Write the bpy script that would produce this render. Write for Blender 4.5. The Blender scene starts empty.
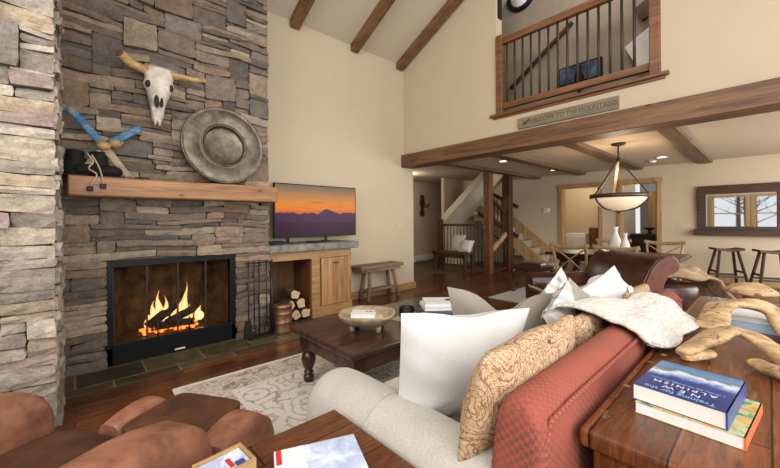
import bpy, math, random
from math import sin, cos, pi, radians, sqrt, atan2, exp
from mathutils import Vector, Matrix, noise
S = bpy.context.scene
COL = S.collection
rnd = random.Random(7)
# ------------------------------------------------------------------ materials
MATS = {}
def newmat(name):
    m = bpy.data.materials.new(name); m.use_nodes = True
    nt = m.node_tree; b = nt.nodes['Principled BSDF']
    return m, nt, b
def nd(nt, t, **kw):
    n = nt.nodes.new(t)
    for k, v in kw.items():
        if k in ('inp',):
            for i, x in v.items(): n.inputs[i].default_value = x
        else: setattr(n, k, v)
    return n
def lk(nt, a, b): nt.links.new(a, b)
def c4(c): return (c[0], c[1], c[2], 1)
def srgb(r, g, b):
    f = lambda v: (v/255/12.92) if v/255 <= .04045 else ((v/255+.055)/1.055)**2.4
    return (f(r), f(g), f(b))
def ramp(nt, fac, stops, interp='LINEAR'):
    r = nt.nodes.new('ShaderNodeValToRGB'); r.color_ramp.interpolation = interp
    e = r.color_ramp.elements
    while len(e) < len(stops): e.new(0.5)
    for i, (p, c) in enumerate(stops): e[i].position = p; e[i].color = c4(c)
    lk(nt, fac, r.inputs[0]); return r.outputs[0]
def coords(nt, scale=(1, 1, 1), rot=(0, 0, 0), src='Object'):
    t = nt.nodes.new('ShaderNodeTexCoord'); mp = nt.nodes.new('ShaderNodeMapping')
    mp.inputs['Scale'].default_value = scale; mp.inputs['Rotation'].default_value = rot
    lk(nt, t.outputs[src], mp.inputs[0]); return mp.outputs[0]
def noise_(nt, vec, scale, detail=4, rough=.55, dist=0):
    n = nt.nodes.new('ShaderNodeTexNoise'); n.inputs['Scale'].default_value = scale
    n.inputs['Detail'].default_value = detail; n.inputs['Roughness'].default_value = rough
    n.inputs['Distortion'].default_value = dist
    lk(nt, vec, n.inputs['Vector']); return n.outputs['Fac']
def bump(nt, b, h, s=.3, d=.01):
    n = nt.nodes.new('ShaderNodeBump'); n.inputs['Strength'].default_value = s; n.inputs['Distance'].default_value = d
    lk(nt, h, n.inputs['Height']); lk(nt, n.outputs[0], b.inputs['Normal'])
def mix(nt, f, a, b_, mode='MIX'):
    n = nt.nodes.new('ShaderNodeMix'); n.data_type = 'RGBA'; n.blend_type = mode
    for s_, v in ((0, f), (6, a), (7, b_)):
        if isinstance(v, (int, float)): n.inputs[s_].default_value = v
        elif isinstance(v, tuple): n.inputs[s_].default_value = c4(v)
        else: lk(nt, v, n.inputs[s_])
    return n.outputs[2]
def math_(nt, op, a, b_=None, c=None):
    n = nt.nodes.new('ShaderNodeMath'); n.operation = op
    for i, v in enumerate((a, b_, c)):
        if v is None: continue
        if isinstance(v, (int, float)): n.inputs[i].default_value = v
        else: lk(nt, v, n.inputs[i])
    return n.outputs[0]
def plain(name, c, rough=.6, metal=0, nscale=0, namt=.25, bmp=0, spec=None):
    m, nt, b = newmat(name); b.inputs['Roughness'].default_value = rough; b.inputs['Metallic'].default_value = metal
    b.inputs['Base Color'].default_value = c4(c)
    if spec is not None: b.inputs['Specular IOR Level'].default_value = spec
    v = coords(nt); f = noise_(nt, v, nscale or 9)
    a = namt if nscale else .06
    lk(nt, ramp(nt, f, [(.3, tuple(x*(1-a) for x in c)), (.7, tuple(min(1, x*(1+a)) for x in c))]), b.inputs['Base Color'])
    if bmp: bump(nt, b, noise_(nt, v, (nscale or 9)*4), bmp)
    MATS[name] = m; return m
def wood(name, c1, c2, axis='x', rough=.45, scale=7, contrast=(.36, .64), bmp=.2, knots=False, stretch=.05):
    m, nt, b = newmat(name); s = [1, 1, 1]; s['xyz'.index(axis)] = stretch
    v = coords(nt, tuple(s)); f = noise_(nt, v, scale*2, 6, .62, .6); g = noise_(nt, v, scale*14, 2)
    mx = math_(nt, 'ADD', math_(nt, 'MULTIPLY', f, .65), math_(nt, 'MULTIPLY', g, .35))
    col = ramp(nt, mx, [(contrast[0], c1), ((contrast[0]+contrast[1])/2, tuple((a+d)/2 for a, d in zip(c1, c2))), (contrast[1], c2)])
    if knots:
        vo = nd(nt, 'ShaderNodeTexVoronoi', inp={'Scale': 5.5}); s2 = [1, 1, 1]; s2['xyz'.index(axis)] = .6
        lk(nt, coords(nt, tuple(s2)), vo.inputs['Vector'])
        kf = ramp(nt, vo.outputs['Distance'], [(.06, (1, 1, 1)), (.13, (0, 0, 0))])
        col = mix(nt, kf, col, tuple(x*.35 for x in c1))
    lk(nt, col, b.inputs['Base Color']); b.inputs['Roughness'].default_value = rough
    if bmp: bump(nt, b, mx, bmp)
    MATS[name] = m; return m
def fabric(name, c, scale=220, rough=.95, amt=.18, big=6, bigamt=.12, bmp=.3, sheen=.3):
    m, nt, b = newmat(name); v = coords(nt); f = noise_(nt, v, scale, 2); g = noise_(nt, v, big, 3)
    col = ramp(nt, f, [(.3, tuple(x*(1-amt) for x in c)), (.7, tuple(min(1, x*(1+amt)) for x in c))])
    col = mix(nt, g, mix(nt, bigamt, col, tuple(x*.5 for x in c)), mix(nt, bigamt, col, tuple(min(1, x*1.5) for x in c)))
    lk(nt, col, b.inputs['Base Color']); b.inputs['Roughness'].default_value = rough
    b.inputs['Sheen Weight'].default_value = sheen; b.inputs['Specular IOR Level'].default_value = .2
    if bmp: bump(nt, b, f, bmp, .004)
    MATS[name] = m; return m
def emis(name, c, s):
    m, nt, b = newmat(name); b.inputs['Base Color'].default_value = c4(c)
    b.inputs['Emission Color'].default_value = c4(c); b.inputs['Emission Strength'].default_value = s
    MATS[name] = m; return m
# ------------------------------------------------------------------ geometry
class MB:
    def __init__(s): s.v = []; s.f = []; s.sm = []; s.col = []
    def add(s, vs, fs, smooth=False, col=None):
        o = len(s.v); s.v += [Vector(p) for p in vs]
        for f in fs: s.f.append([i+o for i in f]); s.sm.append(smooth); s.col.append(col)
        return s
    def box(s, a, b, rz=0, piv=None, col=None):
        x0, x1 = sorted((a[0], b[0])); y0, y1 = sorted((a[1], b[1])); z0, z1 = sorted((a[2], b[2]))
        vs = [(x, y, z) for z in (z0, z1) for y in (y0, y1) for x in (x0, x1)]
        if rz:
            c = piv or ((x0+x1)/2, (y0+y1)/2)
            vs = [(c[0]+(x-c[0])*cos(rz)-(y-c[1])*sin(rz), c[1]+(x-c[0])*sin(rz)+(y-c[1])*cos(rz), z) for x, y, z in vs]
        return s.add(vs, [(0, 2, 3, 1), (4, 5, 7, 6), (0, 1, 5, 4), (2, 6, 7, 3), (0, 4, 6, 2), (1, 3, 7, 5)], False, col)
    def bar(s, p, q, w, h, up=(0, 0, 1)):          # rectangular bar between two points
        p, q = Vector(p), Vector(q); d = (q-p).normalized(); u = Vector(up)
        if abs(d.dot(u)) > .98: u = Vector((1, 0, 0))
        r = d.cross(u).normalized(); u = r.cross(d).normalized()
        vs = [e + r*a*w/2 + u*b*h/2 for e in (p, q) for a, b in ((-1, -1), (1, -1), (1, 1), (-1, 1))]
        return s.add(vs, [(3, 2, 1, 0), (4, 5, 6, 7), (0, 1, 5, 4), (1, 2, 6, 5), (2, 3, 7, 6), (3, 0, 4, 7)])
    def tube(s, pts, rad, n=12, sx=1, sy=1, up=(0, 0, 1), caps=True):
        pts = [Vector(p) for p in pts]; m = len(pts)
        if not hasattr(rad, '__len__'): rad = [rad]*m
        rings = []; pr = None
        for i, p in enumerate(pts):
            d = (pts[min(i+1, m-1)]-pts[max(i-1, 0)]).normalized(); u = Vector(up)
            if abs(d.dot(u)) > .97: u = Vector((1, 0, 0)) if abs(d.x) < .9 else Vector((0, 1, 0))
            r = d.cross(u).normalized()
            if pr is not None and r.dot(pr) < 0: r = -r
            pr = r; u = r.cross(d).normalized()
            rings.append([p + r*cos(2*pi*k/n)*rad[i]*sx + u*sin(2*pi*k/n)*rad[i]*sy for k in range(n)])
        return s.rings(rings, caps)
    def rings(s, rings, caps=True, smooth=True, closed=False):
        n = len(rings[0]); vs = [p for r in rings for p in r]; fs = []
        for i in range(len(rings)-1 + (1 if closed else 0)):
            j = (i+1) % len(rings)
            for k in range(n): fs.append((i*n+k, i*n+(k+1) % n, j*n+(k+1) % n, j*n+k))
        s.add(vs, fs, smooth)
        if caps and not closed:
            s.add(rings[0], [tuple(range(n))[::-1]]); s.add(rings[-1], [tuple(range(n))])
        return s
    def lathe(s, c, prof, n=24, M=None, smooth=True, sx=1, sy=1):     # prof: (r, z)
        rg = [[Vector((max(r, .0004)*cos(2*pi*k/n)*sx, max(r, .0004)*sin(2*pi*k/n)*sy, z)) for k in range(n)] for r, z in prof]
        c = Vector(c)
        rg = [[(M @ p if M else p) + c for p in r] for r in rg]
        return s.rings(rg, True, smooth)
    def grid(s, fn, nu, nv, smooth=True, closeu=False):
        vs = [fn(i/nu, j/nv) for j in range(nv+1) for i in range(nu+1)]
        fs = [(j*(nu+1)+i, j*(nu+1)+i+1, (j+1)*(nu+1)+i+1, (j+1)*(nu+1)+i) for j in range(nv) for i in range(nu)]
        return s.add(vs, fs, smooth)
    def prism(s, poly, fn, t0, t1, smooth=False):      # poly of (u,v); fn(u,v,t) -> point
        n = len(poly); vs = [fn(u, v, t0) for u, v in poly]+[fn(u, v, t1) for u, v in poly]
        s.add(vs, [(k, (k+1) % n, n+(k+1) % n, n+k) for k in range(n)], smooth)
        s.add(vs[:n], [tuple(range(n))[::-1]]); s.add(vs[n:], [tuple(range(n))]); return s
    def ell(s, c, r, n=14, m=8, M=None):
        c = Vector(c); rg = []
        for j in range(m+1):
            a = -pi/2+pi*j/m; rr = max(cos(a), .001)
            ring = [Vector((r[0]*rr*cos(2*pi*k/n), r[1]*rr*sin(2*pi*k/n), r[2]*sin(a))) for k in range(n)]
            rg.append([(M @ p if M else p)+c for p in ring])
        return s.rings(rg, True)
    def obj(s, name, mat, parent=None, bev=0, sub=0, kind=None, seg=2, bounds=None):
        me = bpy.data.meshes.new(name)
        T = parent['_m'] if (parent is not None and '_m' in parent) else None
        vs = s.v
        root = parent
        while root is not None and root.parent is not None: root = root.parent
        off = Vector((0, 0, 0)); rz = 0
        if root is not None: off = Vector(root.location); rz = root.rotation_euler.z
        if root is not None and root.type == 'MESH': off = Vector((0, 0, 0)); rz = 0
        R = Matrix.Rotation(-rz, 3, 'Z')
        me.from_pydata([tuple(R @ (p-off)) for p in vs], [], s.f)
        me.materials.append(MATS[mat] if isinstance(mat, str) else mat)
        for i, p in enumerate(me.polygons): p.use_smooth = s.sm[i]
        if any(c is not None for c in s.col):
            at = me.attributes.new('stone', 'FLOAT_COLOR', 'FACE')
            for i, c in enumerate(s.col): at.data[i].color = c4(c or (.3, .3, .3))
        me.update()
        bm_fix(me)
        o = bpy.data.objects.new(name, me); COL.objects.link(o)
        if parent is not None: o.parent = parent
        if bev:
            b = o.modifiers.new('bevel', 'BEVEL'); b.width = bev; b.segments = seg; b.limit_method = 'ANGLE'; b.angle_limit = radians(40)
        if sub:
            b = o.modifiers.new('sub', 'SUBSURF'); b.levels = sub; b.render_levels = sub
        if kind: o['kind'] = kind
        return o
import bmesh
def bm_fix(me):
    b = bmesh.new(); b.from_mesh(me)
    bmesh.ops.remove_doubles(b, verts=b.verts, dist=1e-6)
    bmesh.ops.recalc_face_normals(b, faces=b.faces); b.to_mesh(me); b.free()
def tag(o, label, cat, group=None):
    o['label'] = label; o['category'] = cat
    if group: o['group'] = group
    return o
def thing(name, label, cat, loc=(0, 0, 0), rz=0, group=None):
    o = bpy.data.objects.new(name, None); COL.objects.link(o); o.location = loc; o.rotation_euler = (0, 0, rz)
    o.empty_display_size = .05
    return tag(o, label, cat, group)
def kids(o): return [c for c in COL.objects if c.parent == o]
def dup(o, loc, rz=0, label=None, parent=None):
    c = o.copy(); COL.objects.link(c)
    for ch in KID.get(o.name, kids(o)):
        d = ch.copy(); COL.objects.link(d); d.parent = c
        for g in kids(ch):
            e = g.copy(); COL.objects.link(e); e.parent = d
    c.location = loc; c.rotation_euler = (0, 0, rz)
    if label: c['label'] = label
    return c
KID = {}
def struct(o): o['kind'] = 'structure'; return o
def nz(p, s=1): return noise.noise(Vector(p)*s)
def interp(xs, ys, x):
    for i in range(len(xs)-1):
        if x <= xs[i+1]:
            t = (x-xs[i])/(xs[i+1]-xs[i]); t = max(0, min(1, t)); return ys[i]*(1-t)+ys[i+1]*t
    return ys[-1]
def curve(pts, n=24):                      # catmull-rom
    P = [Vector(p) for p in pts]; out = []
    for i in range(n+1):
        t = i/n*(len(P)-1); k = min(int(t), len(P)-2); f = t-k
        a, b, c, d = P[max(k-1, 0)], P[k], P[k+1], P[min(k+2, len(P)-1)]
        out.append(.5*((2*b)+(c-a)*f+(2*a-5*b+4*c-d)*f*f+(3*b-a-3*c+d)*f**3))
    return out
def text(name, s, size, M, mat, parent, ext=.0006, align='CENTER', sx=1, spc=1):
    cu = bpy.data.curves.new(name, 'FONT'); cu.body = s; cu.size = size; cu.extrude = ext; cu.space_character = spc; cu.align_x = align; cu.align_y = 'CENTER'
    o = bpy.data.objects.new(name+'_src', cu); COL.objects.link(o)
    me = bpy.data.meshes.new_from_object(o.evaluated_get(bpy.context.evaluated_depsgraph_get()))
    bpy.data.objects.remove(o)
    root = parent
    while root.parent is not None: root = root.parent
    inv = (Matrix.Translation(root.location) @ Matrix.Rotation(root.rotation_euler.z, 4, 'Z')).inverted() if root.type == 'EMPTY' else Matrix.Identity(4)
    me.transform(inv @ M @ Matrix.Diagonal((sx, 1, 1, 1)))
    me.materials.clear(); me.materials.append(MATS[mat])
    q = bpy.data.objects.new(name, me); COL.objects.link(q); q.parent = parent; return q
def frame(o, X, Y):                         # matrix with local x -> X, y -> Y, origin o
    X = Vector(X).normalized(); Y = Vector(Y).normalized(); Z = X.cross(Y)
    return Matrix(((X.x, Y.x, Z.x, o[0]), (X.y, Y.y, Z.y, o[1]), (X.z, Y.z, Z.z, o[2]), (0, 0, 0, 1)))
# ------------------------------------------------------------------ material library
def mk():
    plain('cream', (.55, .453, .325), .9, nscale=3, namt=.02, spec=.2)
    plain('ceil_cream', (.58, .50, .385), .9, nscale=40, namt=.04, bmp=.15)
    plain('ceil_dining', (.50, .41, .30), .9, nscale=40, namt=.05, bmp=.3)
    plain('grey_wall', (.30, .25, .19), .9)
    plain('blue_wall', (.42, .42, .44), .9)
    plain('white_trim', (.8, .78, .74), .5)
    plain('white_glossy', (.8, .79, .77), .35)
    plain('black', (.008, .008, .009), .4, spec=.2)
    plain('black_matt', (.012, .011, .010), .7, spec=.2, nscale=30, namt=.4)
    plain('iron', (.035, .03, .027), .45, .6)
    plain('baluster', (.05, .035, .025), .5, .3)
    plain('mortar', (.13, .11, .09), .95)
    plain('soot', (.085, .048, .022), .9, nscale=9, namt=.8)
    plain('copper', (.48, .27, .17), .35, .9, nscale=20, namt=.2)
    plain('slab', (.19, .175, .15), .55, nscale=11, namt=.5, bmp=.3)
    plain('bronze', (.10, .075, .055), .4, .7, nscale=25, namt=.4)
    plain('vase', (.62, .58, .54), .6, nscale=15, namt=.1)
    plain('bone', (.62, .57, .49), .75, nscale=14, namt=.25, bmp=.3)
    plain('sign_letters', (.10, .035, .02), .7)
    plain('hollow_shade', (.03, .022, .016), .9)  # near-black for the skull hollows, their inner shade put in as colour
    plain('paper', (.80, .79, .76), .7)
    plain('cover_white', (.78, .78, .79), .4)
    plain('ink', (.05, .05, .06), .6)
    plain('snow', (.85, .87, .9), .9)
    plain('bark', (.12, .08, .05), .9)
    plain('pine', (.42, .45, .44), .9, nscale=5, namt=.7)
    plain('rope', (.45, .37, .26), .9)
    plain('red_ink', (.55, .03, .03), .6)
    plain('bluegrey_box', (.05, .055, .08), .5)
    plain('button', (.85, .84, .81), .4)
    plain('beige_cover', (.62, .52, .36), .6)
    plain('light_blue_cover', (.42, .55, .72), .4)
    plain('navy', (.03, .07, .26), .35)
    plain('letter_blue', (.25, .5, .8), .5)
    plain('orange_spine', (.62, .16, .05), .45)
    plain('tail_light', (.55, .53, .5), .4)
    wood('beam', srgb(78, 52, 32), srgb(136, 98, 64), 'y', .55, 6, knots=True)
    wood('beam_x', srgb(66, 48, 32), srgb(122, 96, 68), 'x', .55, 6, knots=True)
    wood('rail', srgb(84, 52, 30), srgb(142, 96, 60), 'y', .45, 7)
    wood('post', srgb(72, 42, 22), srgb(132, 86, 50), 'z', .45, 7, knots=True)
    wood('postdark', srgb(36, 20, 12), srgb(92, 52, 28), 'z', .5, 7)
    wood('mantel', srgb(106, 68, 36), srgb(182, 130, 78), 'x', .45, 8, knots=True)
    wood('pine_h', srgb(136, 96, 54), srgb(186, 148, 96), 'x', .4, 8, knots=True)
    wood('pine_v', srgb(134, 92, 50), srgb(190, 148, 94), 'z', .4, 8, knots=True)
    wood('pine_case', srgb(146, 112, 72), srgb(190, 158, 112), 'z', .45, 7)
    wood('niche', srgb(74, 46, 20), srgb(116, 78, 40), 'z', .6, 6)
    wood('walnut', srgb(36, 22, 16), srgb(88, 60, 46), 'x', .25, 9, bmp=.1)
    wood('walnut_z', srgb(28, 15, 11), srgb(72, 42, 30), 'z', .3, 9, bmp=.1)
    wood('darkdining', srgb(26, 16, 12), srgb(66, 42, 32), 'y', .28, 7)
    wood('mirrorwood', srgb(34, 21, 16), srgb(86, 60, 48), 'y', .5, 12, bmp=.5)
    wood('stool', srgb(34, 20, 12), srgb(82, 54, 34), 'z', .6, 9)
    wood('weathered', srgb(92, 70, 50), srgb(156, 128, 100), 'x', .8, 10, bmp=.4)
    wood('weathered_z', srgb(92, 70, 50), srgb(160, 132, 104), 'z', .8, 10, bmp=.4)
    wood('oak', srgb(112, 88, 56), srgb(168, 140, 98), 'z', .6, 9)
    wood('drift', srgb(112, 84, 54), srgb(204, 172, 128), 'y', .7, 12, bmp=.8, contrast=(.3, .58), stretch=.16)
    wood('bowlwood', srgb(128, 106, 80), srgb(190, 170, 140), 'x', .7, 12, bmp=.3)
    wood('logcut', srgb(176, 140, 96), srgb(226, 200, 160), 'x', .8, 12)
    wood('logbark', srgb(60, 44, 30), srgb(128, 100, 72), 'y', .95, 16, bmp=.8)
    wood('stairtread', srgb(150, 136, 116), srgb(186, 170, 148), 'x', .6, 7)
    wood('signwood', srgb(96, 88, 72), srgb(150, 138, 112), 'y', .7, 12)
    wood('boxwood', srgb(144, 108, 68), srgb(190, 156, 110), 'x', .5, 9)
    wood('horn', srgb(128, 92, 52), srgb(206, 172, 116), 'x', .4, 6, bmp=.1, stretch=.5)
    m = MATS['drift']; nt = m.node_tree; b = nt.nodes['Principled BSDF']; old = b.inputs['Base Color'].links[0].from_socket
    ck_ = math_(nt, 'ABSOLUTE', math_(nt, 'SUBTRACT', noise_(nt, coords(nt, (1, .35, 1)), 9, 3, .5, 1.2), .5))
    lk(nt, mix(nt, ramp(nt, ck_, [(.003, (.8, .8, .8)), (.011, (0, 0, 0))]), old, srgb(60, 40, 24)), b.inputs['Base Color'])
    fabric('chenille', (.49, .455, .41), 160, big=9, bigamt=.3)
    fabric('cushion_grey', (.56, .51, .445), 160)
    fabric('white_fab', (.60, .59, .57), 260, amt=.06, bigamt=.06)
    fabric('knit', (.53, .505, .46), 75, amt=.3, bmp=1)
    fabric('taupe', (.27, .235, .195), 300, amt=.1)
    fabric('fur_white', (.6, .57, .53), 120)
    fabric('pillow_far', (.42, .38, .34), 100)
    # leather
    def leather(name, c1, c2, rough, scale=7):
        m, nt, b = newmat(name); v = coords(nt); f = noise_(nt, v, scale, 7, .65)
        lk(nt, ramp(nt, f, [(.3, c1), (.72, c2)]), b.inputs['Base Color']); b.inputs['Roughness'].default_value = rough
        bump(nt, b, noise_(nt, v, 160, 2), .12, .003); MATS[name] = m
    leather('leather_rust', srgb(98, 58, 42), srgb(176, 120, 94), .5)
    leather('leather_seat', srgb(46, 26, 18), srgb(104, 66, 44), .5, 5)
    leather('leather_dark', srgb(34, 16, 12), srgb(78, 40, 28), .28, 5)
    leather('leather_side', srgb(72, 34, 22), srgb(120, 64, 44), .45, 8)
    # stone
    m, nt, b = newmat('stone'); at = nd(nt, 'ShaderNodeAttribute', attribute_name='stone')
    v = coords(nt); f = noise_(nt, v, 14, 6, .7); g = noise_(nt, v, 60, 3, .7)
    h = math_(nt, 'ADD', math_(nt, 'MULTIPLY', f, .6), math_(nt, 'MULTIPLY', g, .4))
    k = ramp(nt, h, [(.32, (.55, .55, .57)), (.68, (1.5, 1.45, 1.4))])
    lk(nt, mix(nt, 1.0, at.outputs['Color'], k, 'MULTIPLY'), b.inputs['Base Color'])
    b.inputs['Roughness'].default_value = .88; bump(nt, b, h, .9, .02); MATS['stone'] = m
    # floor planks
    m, nt, b = newmat('floor'); v = coords(nt)
    br = nd(nt, 'ShaderNodeTexBrick', offset=.37, inp={'Scale': 1, 'Mortar Size': .0022, 'Brick Width': 1.1, 'Row Height': .085, 'Bias': -.1,
        'Color1': c4(srgb(78, 46, 26)), 'Color2': c4(srgb(126, 74, 42)), 'Mortar': c4(srgb(26, 12, 8))})
    lk(nt, v, br.inputs['Vector']); n1 = noise_(nt, coords(nt, (1, 9, 1)), 5, 6, .65, .8)
    col = mix(nt, 1.0, br.outputs['Color'], ramp(nt, n1, [(.3, (.5, .5, .5)), (.7, (1.3, 1.25, 1.2))]), 'MULTIPLY')
    lk(nt, col, b.inputs['Base Color']); b.inputs['Roughness'].default_value = .27
    bump(nt, b, n1, .08); MATS['floor'] = m
    # slate tiles
    m, nt, b = newmat('slate'); v = coords(nt)
    br = nd(nt, 'ShaderNodeTexBrick', offset=.5, inp={'Scale': 1, 'Mortar Size': .007, 'Brick Width': .46, 'Row Height': .33,
        'Color1': c4(srgb(62, 56, 42)), 'Color2': c4(srgb(104, 90, 64)), 'Mortar': c4(srgb(136, 124, 104))})
    lk(nt, v, br.inputs['Vector']); n1 = noise_(nt, v, 9, 6, .7)
    lk(nt, mix(nt, 1.0, br.outputs['Color'], ramp(nt, n1, [(.3, (.5, .5, .5)), (.7, (1.25, 1.2, 1.1))]), 'MULTIPLY'), b.inputs['Base Color'])
    b.inputs['Roughness'].default_value = .45; bump(nt, b, n1, .3); MATS['slate'] = m
    # console / side table top: glossy distressed planks
    for nm, ax in (('plank_x', 'x'), ('plank_y', 'y')):
        m, nt, b = newmat(nm); v = coords(nt) if ax == 'x' else coords(nt, rot=(0, 0, pi/2))
        br = nd(nt, 'ShaderNodeTexBrick', offset=.4, inp={'Scale': 1, 'Mortar Size': .0025, 'Brick Width': 2.2, 'Row Height': .16 if ax == 'x' else .12,
            'Color1': c4(srgb(86, 48, 26)), 'Color2': c4(srgb(146, 86, 48)), 'Mortar': c4(srgb(28, 14, 8))})
        lk(nt, v, br.inputs['Vector'])
        mp = nd(nt, 'ShaderNodeMapping'); mp.inputs['Scale'].default_value = (1, 8, 1); lk(nt, v, mp.inputs[0])
        n1 = noise_(nt, mp.outputs[0], 6, 7, .68, 1.2)
        n2 = noise_(nt, v, 5, 5, .75, 1.0)
        col = mix(nt, 1.0, br.outputs['Color'], ramp(nt, n1, [(.3, (.35, .32, .3)), (.7, (1.4, 1.35, 1.25))]), 'MULTIPLY')
        col = mix(nt, ramp(nt, n2, [(.62, (0, 0, 0)), (.72, (.7, .7, .7))]), col, srgb(150, 112, 80))
        vo = nd(nt, 'ShaderNodeTexVoronoi', inp={'Scale': 7.5}); lk(nt, v, vo.inputs['Vector'])
        col = mix(nt, ramp(nt, vo.outputs['Distance'], [(.05, (1, 1, 1)), (.1, (0, 0, 0))]), col, srgb(190, 150, 104))
        lk(nt, col, b.inputs['Base Color']); b.inputs['Roughness'].default_value = .2
        bump(nt, b, n1, .25, .006); MATS[nm] = m
    # red woven checks
    m, nt, b = newmat('red_check'); v = coords(nt)
    ck = nd(nt, 'ShaderNodeTexChecker', inp={'Scale': 78, 'Color1': c4(srgb(152, 76, 60)), 'Color2': c4(srgb(98, 62, 52))})
    mp = nd(nt, 'ShaderNodeMapping'); mp.inputs['Location'].default_value = (.003, .003, .003); lk(nt, v, mp.inputs[0]); lk(nt, mp.outputs[0], ck.inputs['Vector'])
    f = noise_(nt, v, 6, 3); g = noise_(nt, v, 190, 2)
    lk(nt, mix(nt, ramp(nt, f, [(.35, (.15, .15, .15)), (.65, (.8, .8, .8))]), ck.outputs['Color'], srgb(152, 78, 62)), b.inputs['Base Color'])
    b.inputs['Roughness'].default_value = .95; bump(nt, b, g, .5, .004); MATS['red_check'] = m
    m, nt, b = newmat('red_weave'); v = coords(nt)
    wv = nd(nt, 'ShaderNodeTexChecker', inp={'Scale': 95, 'Color1': c4(srgb(158, 84, 68)), 'Color2': c4(srgb(126, 62, 50))}); lk(nt, v, wv.inputs['Vector'])
    lk(nt, wv.outputs['Color'], b.inputs['Base Color']); b.inputs['Roughness'].default_value = .95
    bump(nt, b, wv.outputs['Fac'], .3, .003); MATS['red_weave'] = m
    # paisley
    m, nt, b = newmat('paisley'); v = coords(nt)
    n0 = nd(nt, 'ShaderNodeTexNoise', inp={'Scale': 7, 'Detail': 2}); lk(nt, v, n0.inputs['Vector'])
    vm = nd(nt, 'ShaderNodeVectorMath', operation='MULTIPLY_ADD'); lk(nt, n0.outputs['Color'], vm.inputs[0]); vm.inputs[1].default_value = (.18, .18, .18); lk(nt, v, vm.inputs[2])
    vo = nd(nt, 'ShaderNodeTexVoronoi', inp={'Scale': 8.5}); lk(nt, vm.outputs[0], vo.inputs['Vector'])
    rg = math_(nt, 'SINE', math_(nt, 'MULTIPLY', vo.outputs['Distance'], 42))
    sw = noise_(nt, vm.outputs[0], 42, 2, .5, 2.2)
    base = ramp(nt, sw, [(.36, srgb(140, 106, 74)), (.46, srgb(184, 158, 124)), (.56, srgb(196, 172, 138)), (.64, srgb(150, 96, 68))])
    col = mix(nt, ramp(nt, rg, [(.80, (0, 0, 0)), (.93, (.75, .75, .75))]), base, srgb(112, 70, 42))
    vo2 = nd(nt, 'ShaderNodeTexVoronoi', inp={'Scale': 15}); lk(nt, vm.outputs[0], vo2.inputs['Vector'])
    col = mix(nt, ramp(nt, vo2.outputs['Distance'], [(.12, (.9, .9, .9)), (.2, (0, 0, 0))]), col, srgb(70, 46, 34))
    lk(nt, col, b.inputs['Base Color']); b.inputs['Roughness'].default_value = .95; bump(nt, b, sw, .5, .004); MATS['paisley'] = m
    # rug
    m, nt, b = newmat('rug'); t = nd(nt, 'ShaderNodeTexCoord'); sp = nd(nt, 'ShaderNodeSeparateXYZ'); lk(nt, t.outputs['Object'], sp.inputs[0])
    # distance to the rug's long edges (rug is 2.9 x 2.1 round its own origin)
    ax = math_(nt, 'SUBTRACT', 1.75, math_(nt, 'ABSOLUTE', sp.outputs[0])); ay = math_(nt, 'SUBTRACT', 1.06, math_(nt, 'ABSOLUTE', sp.outputs[1]))
    d = math_(nt, 'MINIMUM', ax, ay)
    v = t.outputs['Object']; vo = nd(nt, 'ShaderNodeTexVoronoi', inp={'Scale': 3.6}); lk(nt, v, vo.inputs['Vector'])
    n0 = noise_(nt, v, 9, 3, .5, 1.5)
    rings_ = math_(nt, 'SINE', math_(nt, 'ADD', math_(nt, 'MULTIPLY', vo.outputs['Distance'], 30), math_(nt, 'MULTIPLY', n0, 5)))
    field = mix(nt, ramp(nt, rings_, [(.55, (0, 0, 0)), (.75, (.8, .8, .8))]), srgb(222, 216, 206), srgb(186, 172, 152))
    field = mix(nt, ramp(nt, n0, [(.60, (0, 0, 0)), (.66, (.75, .75, .75))]), field, srgb(140, 124, 104))
    bn = noise_(nt, v, 7, 2, .5, 2.5)
    border = ramp(nt, bn, [(.42, srgb(182, 168, 150)), (.5, srgb(218, 208, 194)), (.56, srgb(182, 168, 150)), (.66, srgb(144, 128, 110))])
    col = mix(nt, ramp(nt, d, [(.34, (1, 1, 1)), (.345, (0, 0, 0))], 'CONSTANT'), field, border)
    line = ramp(nt, d, [(0, (1, 1, 1)), (.04, (0, 0, 0)), (.33, (1, 1, 1)), (.36, (0, 0, 0))], 'CONSTANT')
    col = mix(nt, line, col, srgb(220, 212, 200))
    lk(nt, col, b.inputs['Base Color']); b.inputs['Roughness'].default_value = 1; bump(nt, b, noise_(nt, v, 180, 2), .5, .004); MATS['rug'] = m
    fabric('rug_far', (.42, .39, .35), 60)
    # plaid
    m, nt, b = newmat('plaid'); v = coords(nt); sp = nd(nt, 'ShaderNodeSeparateXYZ'); lk(nt, v, sp.inputs[0])
    def band(o, f, th): return math_(nt, 'GREATER_THAN', math_(nt, 'SINE', math_(nt, 'MULTIPLY', o, f)), th)
    a1 = band(math_(nt, 'ADD', sp.outputs[0], sp.outputs[2]), 62, .35); a2 = band(math_(nt, 'SUBTRACT', sp.outputs[0], sp.outputs[2]), 62, .35)
    s_ = math_(nt, 'MULTIPLY', math_(nt, 'ADD', a1, a2), .5)
    lk(nt, ramp(nt, s_, [(0, srgb(226, 224, 220)), (.5, srgb(188, 184, 178)), (1, srgb(146, 142, 136))]), b.inputs['Base Color'])
    b.inputs['Roughness'].default_value = .95; MATS['plaid'] = m
    pl_out = s_
    sx_ = math_(nt, 'SUBTRACT', sp.outputs[0], math_(nt, 'MULTIPLY', sp.outputs[2], .30))
    m2, nt2, b2 = newmat('taupe_stripe'); v2 = coords(nt2); sp2 = nd(nt2, 'ShaderNodeSeparateXYZ'); lk(nt2, v2, sp2.inputs[0])
    e2 = math_(nt2, 'SUBTRACT', sp2.outputs[0], math_(nt2, 'MULTIPLY', sp2.outputs[2], .30))
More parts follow.
